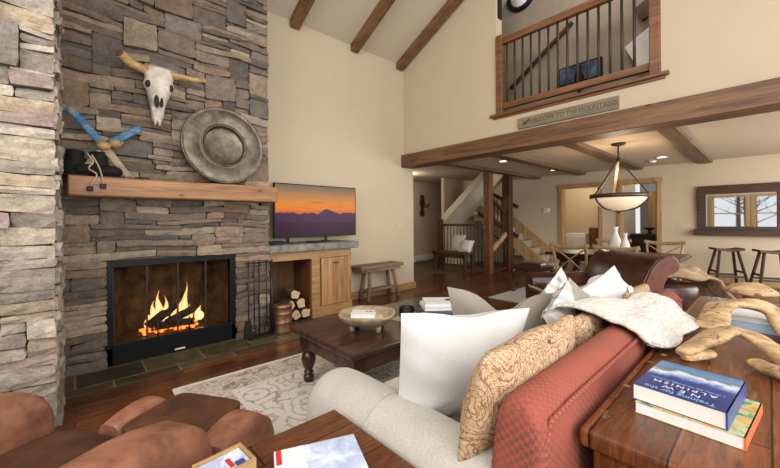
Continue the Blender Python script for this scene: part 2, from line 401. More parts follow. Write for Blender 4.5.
    st2 = math_(nt2, 'GREATER_THAN', math_(nt2, 'SINE', math_(nt2, 'MULTIPLY', math_(nt2, 'ADD', sp2.outputs[0], sp2.outputs[2]), 70)), .3)
    pl2 = mix(nt2, st2, srgb(214, 212, 208), srgb(176, 172, 166))
    lk(nt2, mix(nt2, math_(nt2, 'LESS_THAN', e2, 1.475), (.27, .235, .195), pl2), b2.inputs['Base Color']); b2.inputs['Roughness'].default_value = .95; MATS['taupe_stripe'] = m2
    # plate: hammered pewter
    m, nt, b = newmat('pewter'); v = coords(nt); f = noise_(nt, v, 9, 5, .7); g = noise_(nt, v, 70, 2)
    lk(nt, ramp(nt, f, [(.3, srgb(70, 62, 52)), (.7, srgb(128, 118, 104))]), b.inputs['Base Color']); b.inputs['Metallic'].default_value = .85
    b.inputs['Roughness'].default_value = .3; bump(nt, b, g, .5, .008); MATS['pewter'] = m
    # old skis, blue paint worn to wood
    m, nt, b = newmat('ski_paint'); v = coords(nt); f = noise_(nt, v, 16, 6, .75)
    lk(nt, ramp(nt, f, [(.40, srgb(34, 96, 146)), (.54, srgb(60, 124, 164)), (.60, srgb(150, 134, 108))]), b.inputs['Base Color']); b.inputs['Roughness'].default_value = .6; MATS['ski_paint'] = m
    # TV picture
    m, nt, b = newmat('tv_picture'); t = nd(nt, 'ShaderNodeTexCoord'); sp = nd(nt, 'ShaderNodeSeparateXYZ'); lk(nt, t.outputs['Generated'], sp.inputs[0])
    u, w = sp.outputs[0], sp.outputs[2]
    cu = nd(nt, 'ShaderNodeCombineXYZ'); lk(nt, u, cu.inputs[0]); cu.inputs[1].default_value = 3.3
    n1 = noise_(nt, cu.outputs[0], 5.5, 5, .5)
    peak = math_(nt, 'MULTIPLY', math_(nt, 'MAXIMUM', 0, math_(nt, 'SUBTRACT', 1, math_(nt, 'MULTIPLY', math_(nt, 'ABSOLUTE', math_(nt, 'SUBTRACT', u, .63)), 7))), .09)
    ridge = math_(nt, 'ADD', math_(nt, 'ADD', .30, math_(nt, 'MULTIPLY', n1, .28)), peak)
    cv = nd(nt, 'ShaderNodeCombineXYZ'); lk(nt, math_(nt, 'MULTIPLY', u, 2), cv.inputs[0]); lk(nt, math_(nt, 'MULTIPLY', w, 14), cv.inputs[1])
    cl = noise_(nt, cv.outputs[0], 1.6, 4, .6, .5)
    wv2 = math_(nt, 'ADD', w, math_(nt, 'MULTIPLY', math_(nt, 'SUBTRACT', cl, .5), .22))
    sky = ramp(nt, wv2, [(.42, srgb(214, 92, 30)), (.55, srgb(238, 136, 40)), (.68, srgb(226, 140, 60)), (.8, srgb(190, 134, 84)), (.97, srgb(128, 112, 96))])
    sky = mix(nt, ramp(nt, cl, [(.28, (.7, .7, .7)), (.4, (0, 0, 0))]), sky, srgb(112, 66, 60))
    mt = ramp(nt, w, [(.02, srgb(46, 12, 34)), (.24, srgb(58, 18, 48)), (.27, srgb(70, 40, 74)), (.5, srgb(84, 52, 92))])
    n2 = noise_(nt, t.outputs['Generated'], 40, 3)
    mt = mix(nt, .35, mt, ramp(nt, n2, [(.35, srgb(26, 6, 26)), (.65, srgb(84, 30, 62))]))
    pic = mix(nt, math_(nt, 'GREATER_THAN', w, ridge), mt, sky)
    b.inputs['Base Color'].default_value = (0.005, .005, .005, 1); b.inputs['Specular IOR Level'].default_value = .1; b.inputs['Roughness'].default_value = .3
    lk(nt, pic, b.inputs['Emission Color']); b.inputs['Emission Strength'].default_value = .9; MATS['tv_picture'] = m
    # book covers: snowy mountain under blue
    for nm, lo, hi in (('cover_alpine', srgb(36, 54, 120), srgb(220, 228, 240)), ('cover_map', srgb(150, 164, 206), srgb(226, 232, 244))):
        m, nt, b = newmat(nm); v = coords(nt); f = noise_(nt, v, 13, 7, .7, .8)
        t = nd(nt, 'ShaderNodeTexCoord'); sp = nd(nt, 'ShaderNodeSeparateXYZ'); lk(nt, t.outputs['Generated'], sp.inputs[0])
        if nm == 'cover_alpine':
            e = math_(nt, 'ADD', sp.outputs[0], math_(nt, 'MULTIPLY', math_(nt, 'SUBTRACT', f, .5), .55))
            col = ramp(nt, e, [(.0, srgb(30, 44, 104)), (.5, srgb(44, 62, 128)), (.58, srgb(110, 138, 188)), (.68, srgb(214, 222, 234)), (.76, srgb(96, 110, 120)), (.86, srgb(96, 140, 180)), (1, srgb(60, 116, 170))])
        else:
            col = ramp(nt, f, [(.3, lo), (.48, srgb(186, 198, 226)), (.6, hi)])
        lk(nt, col, b.inputs['Base Color']); b.inputs['Roughness'].default_value = .3; MATS[nm] = m
    m, nt, b = newmat('cover_green'); v = coords(nt); f = noise_(nt, v, 30, 4, .6, .6)
    lk(nt, ramp(nt, f, [(.35, srgb(60, 120, 84)), (.5, srgb(190, 200, 150)), (.6, srgb(226, 150, 50)), (.7, srgb(120, 160, 90))]), b.inputs['Base Color']); b.inputs['Roughness'].default_value = .4; MATS['cover_green'] = m
    m, nt, b = newmat('painting'); v = coords(nt); f = noise_(nt, v, 5, 6, .65, .8)
    lk(nt, ramp(nt, f, [(.3, srgb(20, 26, 46)), (.5, srgb(50, 74, 110)), (.62, srgb(96, 112, 128)), (.7, srgb(30, 30, 40))]), b.inputs['Base Color']); MATS['painting'] = m
    m, nt, b = newmat('fur'); v = coords(nt, (1, 1, .5)); f = noise_(nt, v, 4, 5, .6, 1); g = noise_(nt, v, 110, 3)
    lk(nt, mix(nt, .3, ramp(nt, f, [(.32, srgb(92, 62, 34)), (.5, srgb(158, 120, 74)), (.64, srgb(204, 174, 124))]), ramp(nt, g, [(.3, srgb(110, 80, 50)), (.7, srgb(232, 214, 180))])), b.inputs['Base Color'])
    b.inputs['Roughness'].default_value = 1; b.inputs['Sheen Weight'].default_value = .1; bump(nt, b, g, 1, .02); MATS['fur'] = m
    m, nt, b = newmat('lamp_glass'); b.inputs['Base Color'].default_value = (.85, .68, .48, 1); v = coords(nt); f = noise_(nt, v, 5, 4)
    lk(nt, ramp(nt, f, [(.3, (.95, .62, .36)), (.7, (1, .8, .58))]), b.inputs['Emission Color']); b.inputs['Emission Strength'].default_value = .42
    b.inputs['Roughness'].default_value = .4; MATS['lamp_glass'] = m
    m, nt, b = newmat('glass'); b.inputs['Base Color'].default_value = (1, .93, .82, 1); b.inputs['Transmission Weight'].default_value = 1
    b.inputs['IOR'].default_value = 1.15; b.inputs['Roughness'].default_value = .02; MATS['glass'] = m
    m, nt, b = newmat('mirror'); b.inputs['Base Color'].default_value = (.9, .9, .9, 1); b.inputs['Metallic'].default_value = 1; b.inputs['Roughness'].default_value = .02; MATS['mirror'] = m
    # flame
    m, nt, b = newmat('flame'); t = nd(nt, 'ShaderNodeTexCoord'); sp = nd(nt, 'ShaderNodeSeparateXYZ'); lk(nt, t.outputs['Generated'], sp.inputs[0])
    lk(nt, ramp(nt, sp.outputs[2], [(0, (1, .62, .25)), (.5, (1, .45, .13)), (1, (1, .28, .05))]), b.inputs['Emission Color']); b.inputs['Emission Strength'].default_value = 1.3
    tr = nd(nt, 'ShaderNodeBsdfTransparent'); mx = nd(nt, 'ShaderNodeMixShader'); out = nt.nodes['Material Output']
    lw = nd(nt, 'ShaderNodeLayerWeight', inp={'Blend': .35})
    lk(nt, ramp(nt, lw.outputs['Facing'], [(.1, (.2, .2, .2)), (.8, (1, 1, 1))]), mx.inputs[0]); lk(nt, b.outputs[0], mx.inputs[1]); lk(nt, tr.outputs[0], mx.inputs[2]); lk(nt, mx.outputs[0], out.inputs[0]); MATS['flame'] = m
    emis('ember', (1, .25, .04), 1.8)
    emis('bulb', (1, .86, .66), 6)
mk()
#@@PART2
# ------------------------------------------------------------------ stone masonry
PAL = [srgb(*c) for c in ((128,114,98),(110,98,88),(150,134,114),(98,88,80),(134,116,98),(118,106,94),(104,92,80),(160,146,128),(112,104,98),(128,108,88),(140,122,104),(92,84,78))]
PAL_PALE_LIT = [srgb(*c) for c in ((172,162,148),(158,148,136),(184,172,152),(146,138,128),(172,156,134),(140,132,122),(178,168,154),(160,144,136))]  # pier palette: paler stone, with its brighter lighting put into the colour too
def stones(mb, u0, u1, v0, v1, fn, seed, pal=PAL, bigp=.07, skirt=0.0, hs=(2, 2, 3, 3, 4, 5), depth=(.0, .05)):
    r = random.Random(seed); q = .022; n = max(2, round((u1-u0)/q)); q = (u1-u0)/n; H = [0]*n; top = round((v1-v0)/.022); qv = (v1-v0)/top
    while min(H) < top:
        h0 = min(H); a = H.index(h0); b = a
        while b < n and H[b] == h0: b += 1
        seg = b-a
        nb = [H[k] for k in (a-1, b) if 0 <= k < n]
        lim = (min(nb)-h0) if nb else 99
        big = r.random() < bigp and seg >= 9
        if big: hh = r.randint(7, 12); w = r.randint(8, 15)
        else:
            hh = r.choice(hs); w = r.randint(8, 34) if hh < 4 else r.randint(6, 16)
        if seg < 6: hh = lim if lim < 14 else r.randint(3, 6); w = seg
        elif abs(lim-hh) == 1 and not big: hh = lim
        if seg-w < 5: w = seg
        w = min(w, seg); hh = max(1, min(hh, top-h0))
        if r.random() < .5: s = a
        else: s = b-w
        if s-a < 5 and s != a: s = a
        for k in range(s, s+w): H[k] = h0+hh
        stone(mb, u0+s*q, u0+(s+w)*q, v0+h0*qv, v0+(h0+hh)*qv, fn, r, pal, depth)
def stone(mb, a, b, c, d, fn, r, pal, depth):
    a0 = 0
    g = .0018; a += g; b -= g; c += g*.9; d -= g*.9
    w, h = b-a, d-c; nx = max(2, min(7, int(w/.07)+1)); ny = max(2, min(5, int(h/.05)+1))
    base = .03+r.uniform(*depth); tu, tv = r.uniform(-.02, .02), r.uniform(-.01, .012); so = r.uniform(0, 99)
    k = r.uniform(.8, 1.18); col = tuple(x*k for x in r.choice(pal)); cut = [r.uniform(0, .009) for _ in range(4)]
    sk = r.uniform(-.008, .008)
    P = {}
    for j in range(ny+3):
        for i in range(nx+3):
            ii = min(max(i-1, 0), nx); jj = min(max(j-1, 0), ny); U = ii/nx; V = jj/ny
            out = i in (0, nx+2) or j in (0, ny+2); edge = ii in (0, nx) or jj in (0, ny)
            u = a+U*w; v = c+V*h
            gu = .030*nz((a0*0+u*1.9, v*2.3, 4.4)); u += .007*nz((u*9, v*23, so)); v += gu+.010*nz((u*7+3, v*9, so+5)) + sk*(U-.5)*(1 if .04 < h else .4)
            cor = cut[(ii == nx)+2*(jj == ny)] if ii in (0, nx) and jj in (0, ny) else 0
            u += cor*(1 if ii == 0 else -1); v += cor*.5*(1 if jj == 0 else -1)
            dd = 0 if out else base+tu*(U-.5)+tv*(V-.5)+.022*nz((u*12, v*20, so+9))-(.006 if edge else 0)
            P[i, j] = fn(u, v, max(dd, 0 if out else .008))
    vs = [P[i, j] for j in range(ny+3) for i in range(nx+3)]; m = nx+3
    mb.add(vs, [(j*m+i, j*m+i+1, (j+1)*m+i+1, (j+1)*m+i) for j in range(ny+2) for i in range(nx+2)], False, col)
XW, YT, XF = 4.6, 4.65, 9.6            # upper wall, TV wall, far wall
zc = lambda y: 4.2+.49*(YT-y)          # sloping ceiling
# ------------------------------------------------------------------ setting
struct(MB().box((-3.3, -3, -.1), (12.6, 7.5, 0)).obj('floor', 'floor'))
b = MB(); b.box((5.2, 5.4, 0.001), (9.6, 7.3, .006)); struct(b.obj('floor_entry', 'slate'))
b = MB()
b.add([(-3.3, YT+.1, zc(YT+.1)), (9.8, YT+.1, zc(YT+.1)), (9.8, -3.2, zc(-3.2)), (-3.3, -3.2, zc(-3.2)),
       (-3.3, YT+.1, zc(YT+.1)+.2), (9.8, YT+.1, zc(YT+.1)+.2), (9.8, -3.2, zc(-3.2)+.2), (-3.3, -3.2, zc(-3.2)+.2)],
      [(0, 1, 2, 3), (7, 6, 5, 4), (0, 4, 5, 1), (1, 5, 6, 2), (2, 6, 7, 3), (3, 7, 4, 0)])
struct(b.obj('ceiling', 'ceil_cream'))
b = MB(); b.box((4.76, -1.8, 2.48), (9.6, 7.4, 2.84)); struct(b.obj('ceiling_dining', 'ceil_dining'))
b = MB(); b.box((1.6, YT, 0), (4.85, YT+.2, 4.25)); struct(b.obj('wall_back', 'cream'))
# upper wall over the beam with the loft opening
O0, O1, OB, OT = .77, 2.70, 2.84, 5.3
b = MB()
b.box((XW, -1.8, 2.5), (XW+.16, YT, OB)); b.box((XW, O1, OB), (XW+.16, YT, 4.2))
fnx = lambda u, v, t: (t, u, v)
b.prism([(YT, 4.2), (O1, 4.2), (O1, zc(O1)), (YT, zc(YT))], fnx, XW, XW+.16)
b.prism([(O0, OB), (-3, OB), (-3, zc(-3)), (O0, zc(O0))], fnx, XW, XW+.16)
b.prism([(O1, OT), (O0, OT), (O0, zc(O0)), (O1, zc(O1))], fnx, XW, XW+.16)
struct(b.obj('wall_upper', 'cream'))
# far dining wall with two door openings
b = MB(); D = [(2.86, 3.72), (1.70, 2.37)]; ZD = 2.12
ys = [-1.8, 1.70, 2.37, 2.86, 3.72, 7.4]
for a, c in ((ys[0], ys[1]), (ys[2], ys[3]), (ys[4], ys[5])): b.box((XF, a, 0), (XF+.14, c, 2.6))
for a, c in D: b.box((XF, a, ZD), (XF+.14, c, 2.6))
struct(b.obj('wall_far', 'cream'))
for i, (a, c) in enumerate(D):
    b = MB(); w = .09
    b.box((XF-.03, a-w, 0), (XF, a, ZD)); b.box((XF-.03, c, 0), (XF, c+w, ZD)); b.box((XF-.035, a-w-.02, ZD), (XF, c+w+.02, ZD+w))
    b.box((XF, a, 0), (XF+.14, a+.02, ZD)); b.box((XF, c-.02, 0), (XF+.14, c, ZD)); b.box((XF, a, ZD-.02), (XF+.14, c, ZD))
    struct(b.obj('door_%d' % (i+1), 'pine_case', bev=.006))
b = MB(); b.box((11.6, 2.62, 0), (11.7, 5, 2.6)); b.box((9.74, 5, 0), (11.7, 5.1, 2.6)); b.box((9.74, 2.56, 0), (11.7, 2.66, 2.6)); b.box((9.74, .8, 2.56), (12.5, 5, 2.66))
struct(b.obj('wall_back_hallway', 'cream'))
b = MB(); b.box((12.4, .8, 0), (12.5, 2.6, 2.6)); b.box((9.74, .7, 0), (12.5, .8, 2.6)); struct(b.obj('wall_back_bathroom', 'blue_wall'))
# entry hall
b = MB(); b.box((4.85, 7.3, 0), (9.6, 7.4, 2.5)); struct(b.obj('wall_hall', 'cream'))
b = MB(); b.box((4.65, 4.85, 0), (4.85, 7.3, 2.5)); struct(b.obj('wall_hall_left', 'cream'))
b = MB(); b.box((7.62, 6.12, 0), (9.6, 6.22, 2.5)); struct(b.obj('wall_stair', 'cream'))
b = MB(); b.box((7.18, 7.26, 0), (7.27, 7.3, 2.1)); b.box((6.3, 7.27, 2.02), (7.18, 7.3, 2.1)); b.box((6.3, 7.28, 0), (7.18, 7.3, 2.02)); struct(b.obj('door_3', 'postdark', bev=.004))
# loft
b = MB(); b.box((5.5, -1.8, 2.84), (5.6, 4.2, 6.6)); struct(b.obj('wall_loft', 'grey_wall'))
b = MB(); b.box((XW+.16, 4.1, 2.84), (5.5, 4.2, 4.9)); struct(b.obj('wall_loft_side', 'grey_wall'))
b = MB(); b.prism([(1.30, 3.52), (.5, 3.3), (.5, 3.95), (.88, 3.72), (1.27, 3.53), (1.16, 3.20), (.5, 3.0)][0:0] or [(1.27, 3.53), (1.10, 3.15), (.5, 2.95), (.5, 3.98)], fnx, 5.30, 5.5); struct(b.obj('wall_loft_dormer', 'white_glossy', bev=.01))
b = MB(); b.bar((5.46, .2, 4.38), (5.46, 1.15, 3.95), .08, .2); struct(b.obj('trim_1', 'postdark'))
# rear of the room (seen in the dining mirror): wall with two windows
b = MB(); XL = -3.2; W = [(-.62, .48), (.75, 1.85)]; WZ0, WZ1 = .75, 2.25
for a, c in ((-3, W[0][0]), (W[0][1], W[1][0]), (W[1][1], 3.3)): b.box((XL-.15, a, 0), (XL, c, 4.9))
for a, c in W: b.box((XL-.15, a, 0), (XL, c, WZ0)); b.box((XL-.15, a, WZ1), (XL, c, 4.9))
struct(b.obj('wall_window', 'cream'))
for i, (a, c) in enumerate(W):
    b = MB(); w = .1
    b.box((XL, a-w, WZ0-w), (XL+.04, a, WZ1+w)); b.box((XL, c, WZ0-w), (XL+.04, c+w, WZ1+w)); b.box((XL, a, WZ1), (XL+.04, c, WZ1+w)); b.box((XL-.02, a-w, WZ0-w), (XL+.09, c+w, WZ0))
    b.box((XL-.12, a, WZ0), (XL-.06, a+.06, WZ1)); b.box((XL-.12, c-.06, WZ0), (XL-.06, c, WZ1)); b.box((XL-.12, a, 1.48), (XL-.07, c, 1.53))
    struct(b.obj('window_%d' % (i+1), 'pine_case', bev=.005))
# masonry pier at the left
b = MB()
fy = lambda y0: (lambda u, v, d: (u, y0-d, v))
stones(b, -1.45, -.085, 0, 4.7, fy(3.09), 11, PAL_PALE_LIT, .1, hs=(2, 3, 3, 4, 5, 6))
stones(b, 3.07, 3.98, 0, 4.5, lambda u, v, d: (-.105+d*.6, u, v), 12, PAL_PALE_LIT, .02, hs=(3, 3, 4, 5))
wl = b.obj('wall_left', 'stone'); struct(wl)
b = MB(); b.box((-1.5, 3.1, 0), (-.115, 4.9, 4.7)); b.box((-3.2, 3.3, 0), (-1.5, 3.4, 4.9)); o = b.obj('wall_left_core', 'mortar'); struct(o)
# baseboards
b = MB(); b.box((3.02, YT-.03, 0), (4.86, YT, .12)); struct(b.obj('baseboard_back', 'pine_h', bev=.004))
b = MB(); b.box((4.85, YT-.03, 0), (4.88, YT+.2, .12)); struct(b.obj('baseboard_corner', 'pine_h', bev=.004))
b = MB(); b.box((XF-.02, -1.8, 0), (XF, 1.6, .12)); b.box((XF-.02, 2.47, 0), (XF, 2.76, .12)); struct(b.obj('baseboard_far', 'pine_case', bev=.004))
# beams
TR = 2
def trim(b, mat, bev=.008):
    global TR
    o = struct(b.obj('trim_%d' % TR, mat, bev=bev)); TR += 1; return o
b = MB(); b.box((4.53, -1.8, 2.29), (4.85, YT+.03, 2.52)); trim(b, 'beam')
for x in (2.38, 3.45, 4.48):
    b = MB(); y0, y1 = YT-.02, -2.8; h = .12
    b.prism([(y0, zc(y0)-h), (y1, zc(y1)-h), (y1, zc(y1)), (y0, zc(y0))], fnx, x-.075, x+.075); trim(b, 'beam')
for y in (-.55, .88, 2.04, 3.25, 4.4):
    b = MB(); b.box((4.85, y-.1, 2.42), (XF, y+.1, 2.5)); trim(b, 'beam_x')
for (x, w, mt) in ((7.42, .085, 'post'), (8.33, .1, 'postdark')):
    b = MB(); b.box((x-w, 4.6-w, 0), (x+w, 4.6+w, 2.5)); trim(b, mt)
b = MB(); b.box((XW-.05, O0-.07, OB-.04), (XW+.2, O1+.09, OB)); b.box((XW-.02, O0-.04, OB-.07), (XW, O1+.05, OB-.04)); trim(b, 'rail', .006)
# stairs up to the loft
st = thing('staircase', 'enclosed wooden staircase behind the two timber posts, with sloped cream underside', 'staircase', (8.4, 4.6, 0))
b = MB(); th = .16
b.prism([(6.02, 1.25), (4.70, 2.42), (4.70, 2.5), (6.12, 2.5), (6.12, 1.25)], fnx, 8.42, 8.5); b2 = MB()
b2.add([(7.5, 6.1, 1.2), (8.5, 6.1, 1.2), (8.5, 4.62, 2.48), (7.5, 4.62, 2.48), (7.5, 6.1, 1.42), (8.5, 6.1, 1.42), (8.5, 4.85, 2.48), (7.5, 4.85, 2.48)],
       [(0, 1, 2, 3), (4, 7, 6, 5), (0, 4, 5, 1), (3, 2, 6, 7), (0, 3, 7, 4), (1, 5, 6, 2)])
b2.obj('soffit', 'ceil_cream', st)
for i in range(8):
    y = 3.8+i*.25; z = .18*(i+1)
    b = MB(); b.box((8.62, y, z-.18), (9.58, y+.27, z-.03)); b.obj('riser', 'white_trim' if 0 else 'stairtread', st)
    b = MB(); b.box((8.6, y-.03, z-.035), (9.58, y+.27, z)); b.obj('tread', 'stairtread', st, bev=.006)
b = MB(); b.prism([(3.62, 0), (3.62, .14), (3.72, .24), (5.9, 2.0), (5.9, 1.7), (3.9, 0)], fnx, 8.56, 8.61); b.obj('skirt_board', 'pine_case', st)
b = MB(); b.prism([(3.62, 0), (3.62, .2), (5.9, 2.05), (5.9, 1.8), (3.8, 0)], fnx, 9.55, 9.59); b.obj('skirt_board', 'pine_case', st)
b = MB(); b.bar((8.5, 4.4, 1.62), (8.5, 5.2, 2.03), .06, .09); b.obj('handrail', 'postdark', st, bev=.006)
b = MB(); b.bar((8.5, 4.4, .86), (8.5, 5.6, 1.48), .06, .09); b.obj('handrail', 'postdark', st, bev=.006)
for i in range(4):
    y = 4.75+i*.12; b = MB(); z0 = .86+(y-4.4)*.52; b.tube([(8.5, y, z0), (8.5, y, z0+.75)], .014, 8); b.obj('baluster', 'baluster', st)
# guard rail round the lower flight
gd = thing('stair_guard', 'dark wooden guard rail with iron spindles behind the entry bench', 'railing', (7.42, 5.3, 0))
b = MB(); b.box((7.4-.06, 6.02, 0), (7.4+.06, 6.14, 1.32)); b.obj('newel_post', 'postdark', gd, bev=.006)
b = MB(); b.box((7.37, 4.68, 1.14), (7.45, 6.02, 1.2)); b.obj('top_rail', 'postdark', gd, bev=.006)
b = MB(); b.box((7.38, 4.68, .06), (7.44, 6.02, .14)); b.obj('bottom_rail', 'post', gd, bev=.006)
for i in range(12):
    b = MB(); y = 4.79+i*.105; b.tube([(7.41, y, .14), (7.41, y, 1.14)], .012, 6); b.obj('baluster', 'baluster', gd)
gd = thing('stair_guard', 'short rising guard rail between the two timber posts', 'railing', (7.9, 4.6, 0))
b = MB(); b.bar((7.5, 4.6, .52), (8.24, 4.6, .94), .07, .11); b.obj('top_rail', 'pine_case', gd, bev=.006)
b = MB(); b.bar((7.5, 4.6, .03), (8.24, 4.6, .06), .06, .06); b.obj('bottom_rail', 'postdark', gd, bev=.004)
for i in range(6):
    b = MB(); x = 7.58+i*.125; b.tube([(x, 4.6, .05), (x, 4.6, .50+(x-7.5)*.57)], .012, 6); b.obj('baluster', 'baluster', gd)
b = MB(); b.bar((7.5, 4.62, 1.9), (8.24, 4.62, 1.45), .06, .08); b.obj('upper_rail', 'postdark', gd, bev=.006)
b = MB(); b.bar((7.5, 4.62, 1.05), (8.24, 4.62, .66), .06, .06); b.obj('upper_rail', 'postdark', gd, bev=.006)
for i in range(5):
    b = MB(); x = 7.6+i*.14; b.tube([(x, 4.62, 1.88-(x-7.5)*.6), (x, 4.62, 1.05-(x-7.5)*.53)], .014, 6); b.obj('baluster', 'baluster', gd)
# loft railing
lr = thing('loft_railing', 'timber loft balcony railing with dark iron balusters high above the long beam', 'railing', (4.63, 1.7, OB))
b = MB(); b.box((4.57, 2.60, OB), (4.67, 2.70, 3.98)); b.obj('newel_post', 'rail', lr, bev=.008)
b = MB(); b.box((4.57, .77, OB), (4.67, .87, 5.0)); b.obj('newel_post', 'rail', lr, bev=.008)
b = MB(); b.box((4.585, .87, 3.84), (4.665, 2.60, 3.93)); b.obj('handrail', 'rail', lr, bev=.01)
b = MB(); b.box((4.59, .87, OB+.06), (4.66, 2.60, OB+.14)); b.obj('bottom_rail', 'rail', lr, bev=.006)
for i in range(14):
    y = 2.545-i*.118; b = MB(); b.tube([(4.625, y, OB+.13), (4.625, y+.0, 3.86)], .015, 8); b.obj('baluster', 'baluster', lr)
#@@PART3
# ------------------------------------------------------------------ fireplace
fp = thing('fireplace', 'tall ledgestone fireplace with black framed glass doors and a burning log fire', 'fireplace', (.78, 4.0, 0))
YF = 4.03
b = MB(); f_ = lambda u, v, d: (u, YF-d, v)
stones(b, -.16, .215, 0, .955, f_, 21, hs=(2, 3, 3, 4, 5)); stones(b, 1.315, 1.70, 0, .955, f_, 22, hs=(3, 3, 4, 5))
stones(b, -.16, 1.70, .955, 4.52, f_, 23, bigp=.09)
b.obj('stone_face', 'stone', fp)
b = MB(); b.box((-.16, YF+.005, .95), (1.69, YT+.1, 4.55)); b.box((-.16, YF+.005, 0), (.2, YT, .96)); b.box((1.33, YF+.005, 0), (1.69, YT, .96)); b.obj('chimney_core', 'mortar', fp)
b = MB(); stones(b, YF-.03, YT, 0, 4.5, lambda u, v, d: (1.66+d*.7, u, v), 24); b.obj('stone_side', 'stone', fp)
b = MB()
fx0, fx1, fz0, fz1, yy = .2, 1.33, .0, .95, YF-.035
b.box((fx0, yy, .0), (fx0+.055, YF+.1, fz1)); b.box((fx1-.055, yy, .0), (fx1, YF+.1, fz1)); b.box((fx0, yy-.004, fz1-.06), (fx1, YF+.1, fz1)); b.box((fx0, yy, .0), (fx1, YF+.1, .17))
b.box((fx0+.05, yy-.012, .17), (fx1-.05, yy+.01, .2))
b.obj('metal_frame', 'black', fp, bev=.005)
for k in range(4):
    w = (fx1-fx0-.11)/4; a = fx0+.055+k*w
    b = MB(); b.box((a, yy+.012, .2), (a+w, yy+.017, fz1-.06)); d = b.obj('glass_door', 'glass', fp)
    b = MB(); b.box((a, yy+.005, .2), (a+.007, yy+.024, fz1-.06)); b.box((a+w-.007, yy+.005, .2), (a+w, yy+.024, fz1-.06)); b.obj('door_edge', 'iron', d)
b = MB(); b.box((.73, yy-.02, .03), (.82, yy-.004, .045)); b.obj('damper_handle', 'white_trim', fp, bev=.003)
b = MB(); x0, x1, y0, y1 = fx0+.04, fx1-.04, YF+.06, YF+.56
b.add([(x0, y0, .16), (x1, y0, .16), (x1-.16, y1, .16), (x0+.16, y1, .16), (x0, y0, .93), (x1, y0, .93), (x1-.16, y1, .93), (x0+.16, y1, .93)], [(0, 1, 2, 3), (7, 6, 5, 4), (1, 2, 6, 5), (0, 4, 7, 3), (2, 3, 7, 6)])
b.obj('firebox_lining', 'soot', fp)
gr = MB()
for k in range(7): x = .58+k*.06; gr.bar((x, YF+.13, .22), (x, YF+.4, .22), .012, .012)
gr.bar((.56, YF+.14, .22), (.96, YF+.14, .22), .014, .014); gr.tube([(.62, YF+.14, .16), (.62, YF+.13, .3)], .008, 6); gr.tube([(.9, YF+.14, .16), (.9, YF+.13, .3)], .008, 6)
gr.obj('grate', 'iron', fp)
b = MB(); rr = random.Random(3)
for k in range(60): b.ell((rr.uniform(.5, 1.0), YF+rr.uniform(.12, .42), .175+rr.uniform(0, .03)), (.02, .02, .014), 6, 4)
b.obj('embers', 'ember', fp, kind='stuff')
def log(b, p, q, r, n=10, seed=0):
    pts = [Vector(p).lerp(Vector(q), t/6) for t in range(7)]; m = MB(); m.tube(pts, r, n)
    for i, v in enumerate(m.v): m.v[i] = v+Vector((nz(v*19+Vector((seed, 0, 0))), nz(v*17+Vector((9, seed, 0))), nz(v*18+Vector((0, 3, seed)))))*r*.35
    b.add(m.v, m.f, False); return b
plain('charred', (.035, .027, .02), .95, nscale=30, namt=.6, bmp=.5)
for k, (p, q, r) in enumerate((((.54, YF+.16, .27), (.80, YF+.24, .42), .045), ((.70, YF+.14, .27), (.98, YF+.24, .36), .042), ((.56, YF+.3, .27), (1.0, YF+.3, .27), .05), ((.6, YF+.2, .25), (.95, YF+.17, .235), .035))):
    lg = thing('firewood_log', ['charred split log rising to the right in the fire', 'charred log lying lower right across the grate in the fire', 'thick log at the back of the fire grate', 'thin charred log at the front of the fire grate'][k], 'log', tuple(p[:2])+(.17,), 0, 'logs burning in the fireplace')
    log(MB(), p, q, r, 9, k).obj('bark', 'charred', lg)
b = MB(); rr = random.Random(5)
for (x, h, r_) in ((.55, .16, .035), (.60, .26, .04), (.645, .36, .045), (.69, .31, .04), (.735, .22, .035), (.845, .24, .04), (.885, .42, .035), (.93, .18, .035), (1.0, .16, .04), (1.03, .12, .03), (.79, .16, .04)):
    y = YF+rr.uniform(.2, .3); n = 9; ph = rr.uniform(0, 6)
    pts = [(x+.018*sin(ph+i*.8)*(i/n)+.006*i/n, y, .23+h*i/n) for i in range(n+1)]
    b.tube(pts, [r_*(sin(pi*min(1, (i/n)*.75+.28))**1.0)*(1-(i/n)**3)+.001 for i in range(n+1)], 8, 1, .6, up=(0, 1, 0))
b.obj('flames', 'flame', fp, kind='stuff')
b = MB(); b.box((-.16, 3.50, 0), (2.42, YF+.06, .008)); b.box((1.72, YF+.06, 0), (2.33, 4.6, .008)); struct(b.obj('floor_hearth', 'slate'))
mt = MB(); mt.box((-.035, 3.70, 1.515), (1.685, 4.0, 1.68))
o = mt.obj('mantel_beam', 'mantel', bev=.012); tag(o, 'thick honey brown timber mantel across the stone fireplace', 'mantel')
# ------------------------------------------------------------------ on and over the mantel
sk = thing('horned_skull', 'bleached cattle skull with two horns mounted on the stone chimney', 'skull', (.6, 3.96, 2.5))
b = MB(); RG = []
hw = [(0, .036), (.05, .048), (.1, .052), (.16, .062), (.24, .084), (.3, .104), (.35, .128), (.4, .112), (.45, .122), (.49, .13), (.515, .10)]
for i in range(23):
    z = .515*i/22; w = interp([a for a, _ in hw], [c for _, c in hw], z); dp = .035+.10*sin(pi*min(1, (z+.05)/.62)); cx = .585+z*.045
    ring = []
    for k in range(20):
        a = 2*pi*k/20; x = cx+w*cos(a)*(1-.0*abs(sin(a))); y = 3.90-dp*sin(a)*(.8 if sin(a) > 0 else .5)
        # nasal opening and brow hollows
        if sin(a) > .6 and .06 < z < .17 and abs(cos(a)) < .6: y += .03*(1-abs(z-.115)/.06)
        ring.append(Vector((x+.004*nz((k*1.3, z*30, 0)), y+.006*nz((k*.9, z*24, 3)), 2.24+z)))
    RG.append(ring)
b.rings(RG, True); b.obj('cranium', 'bone', sk)
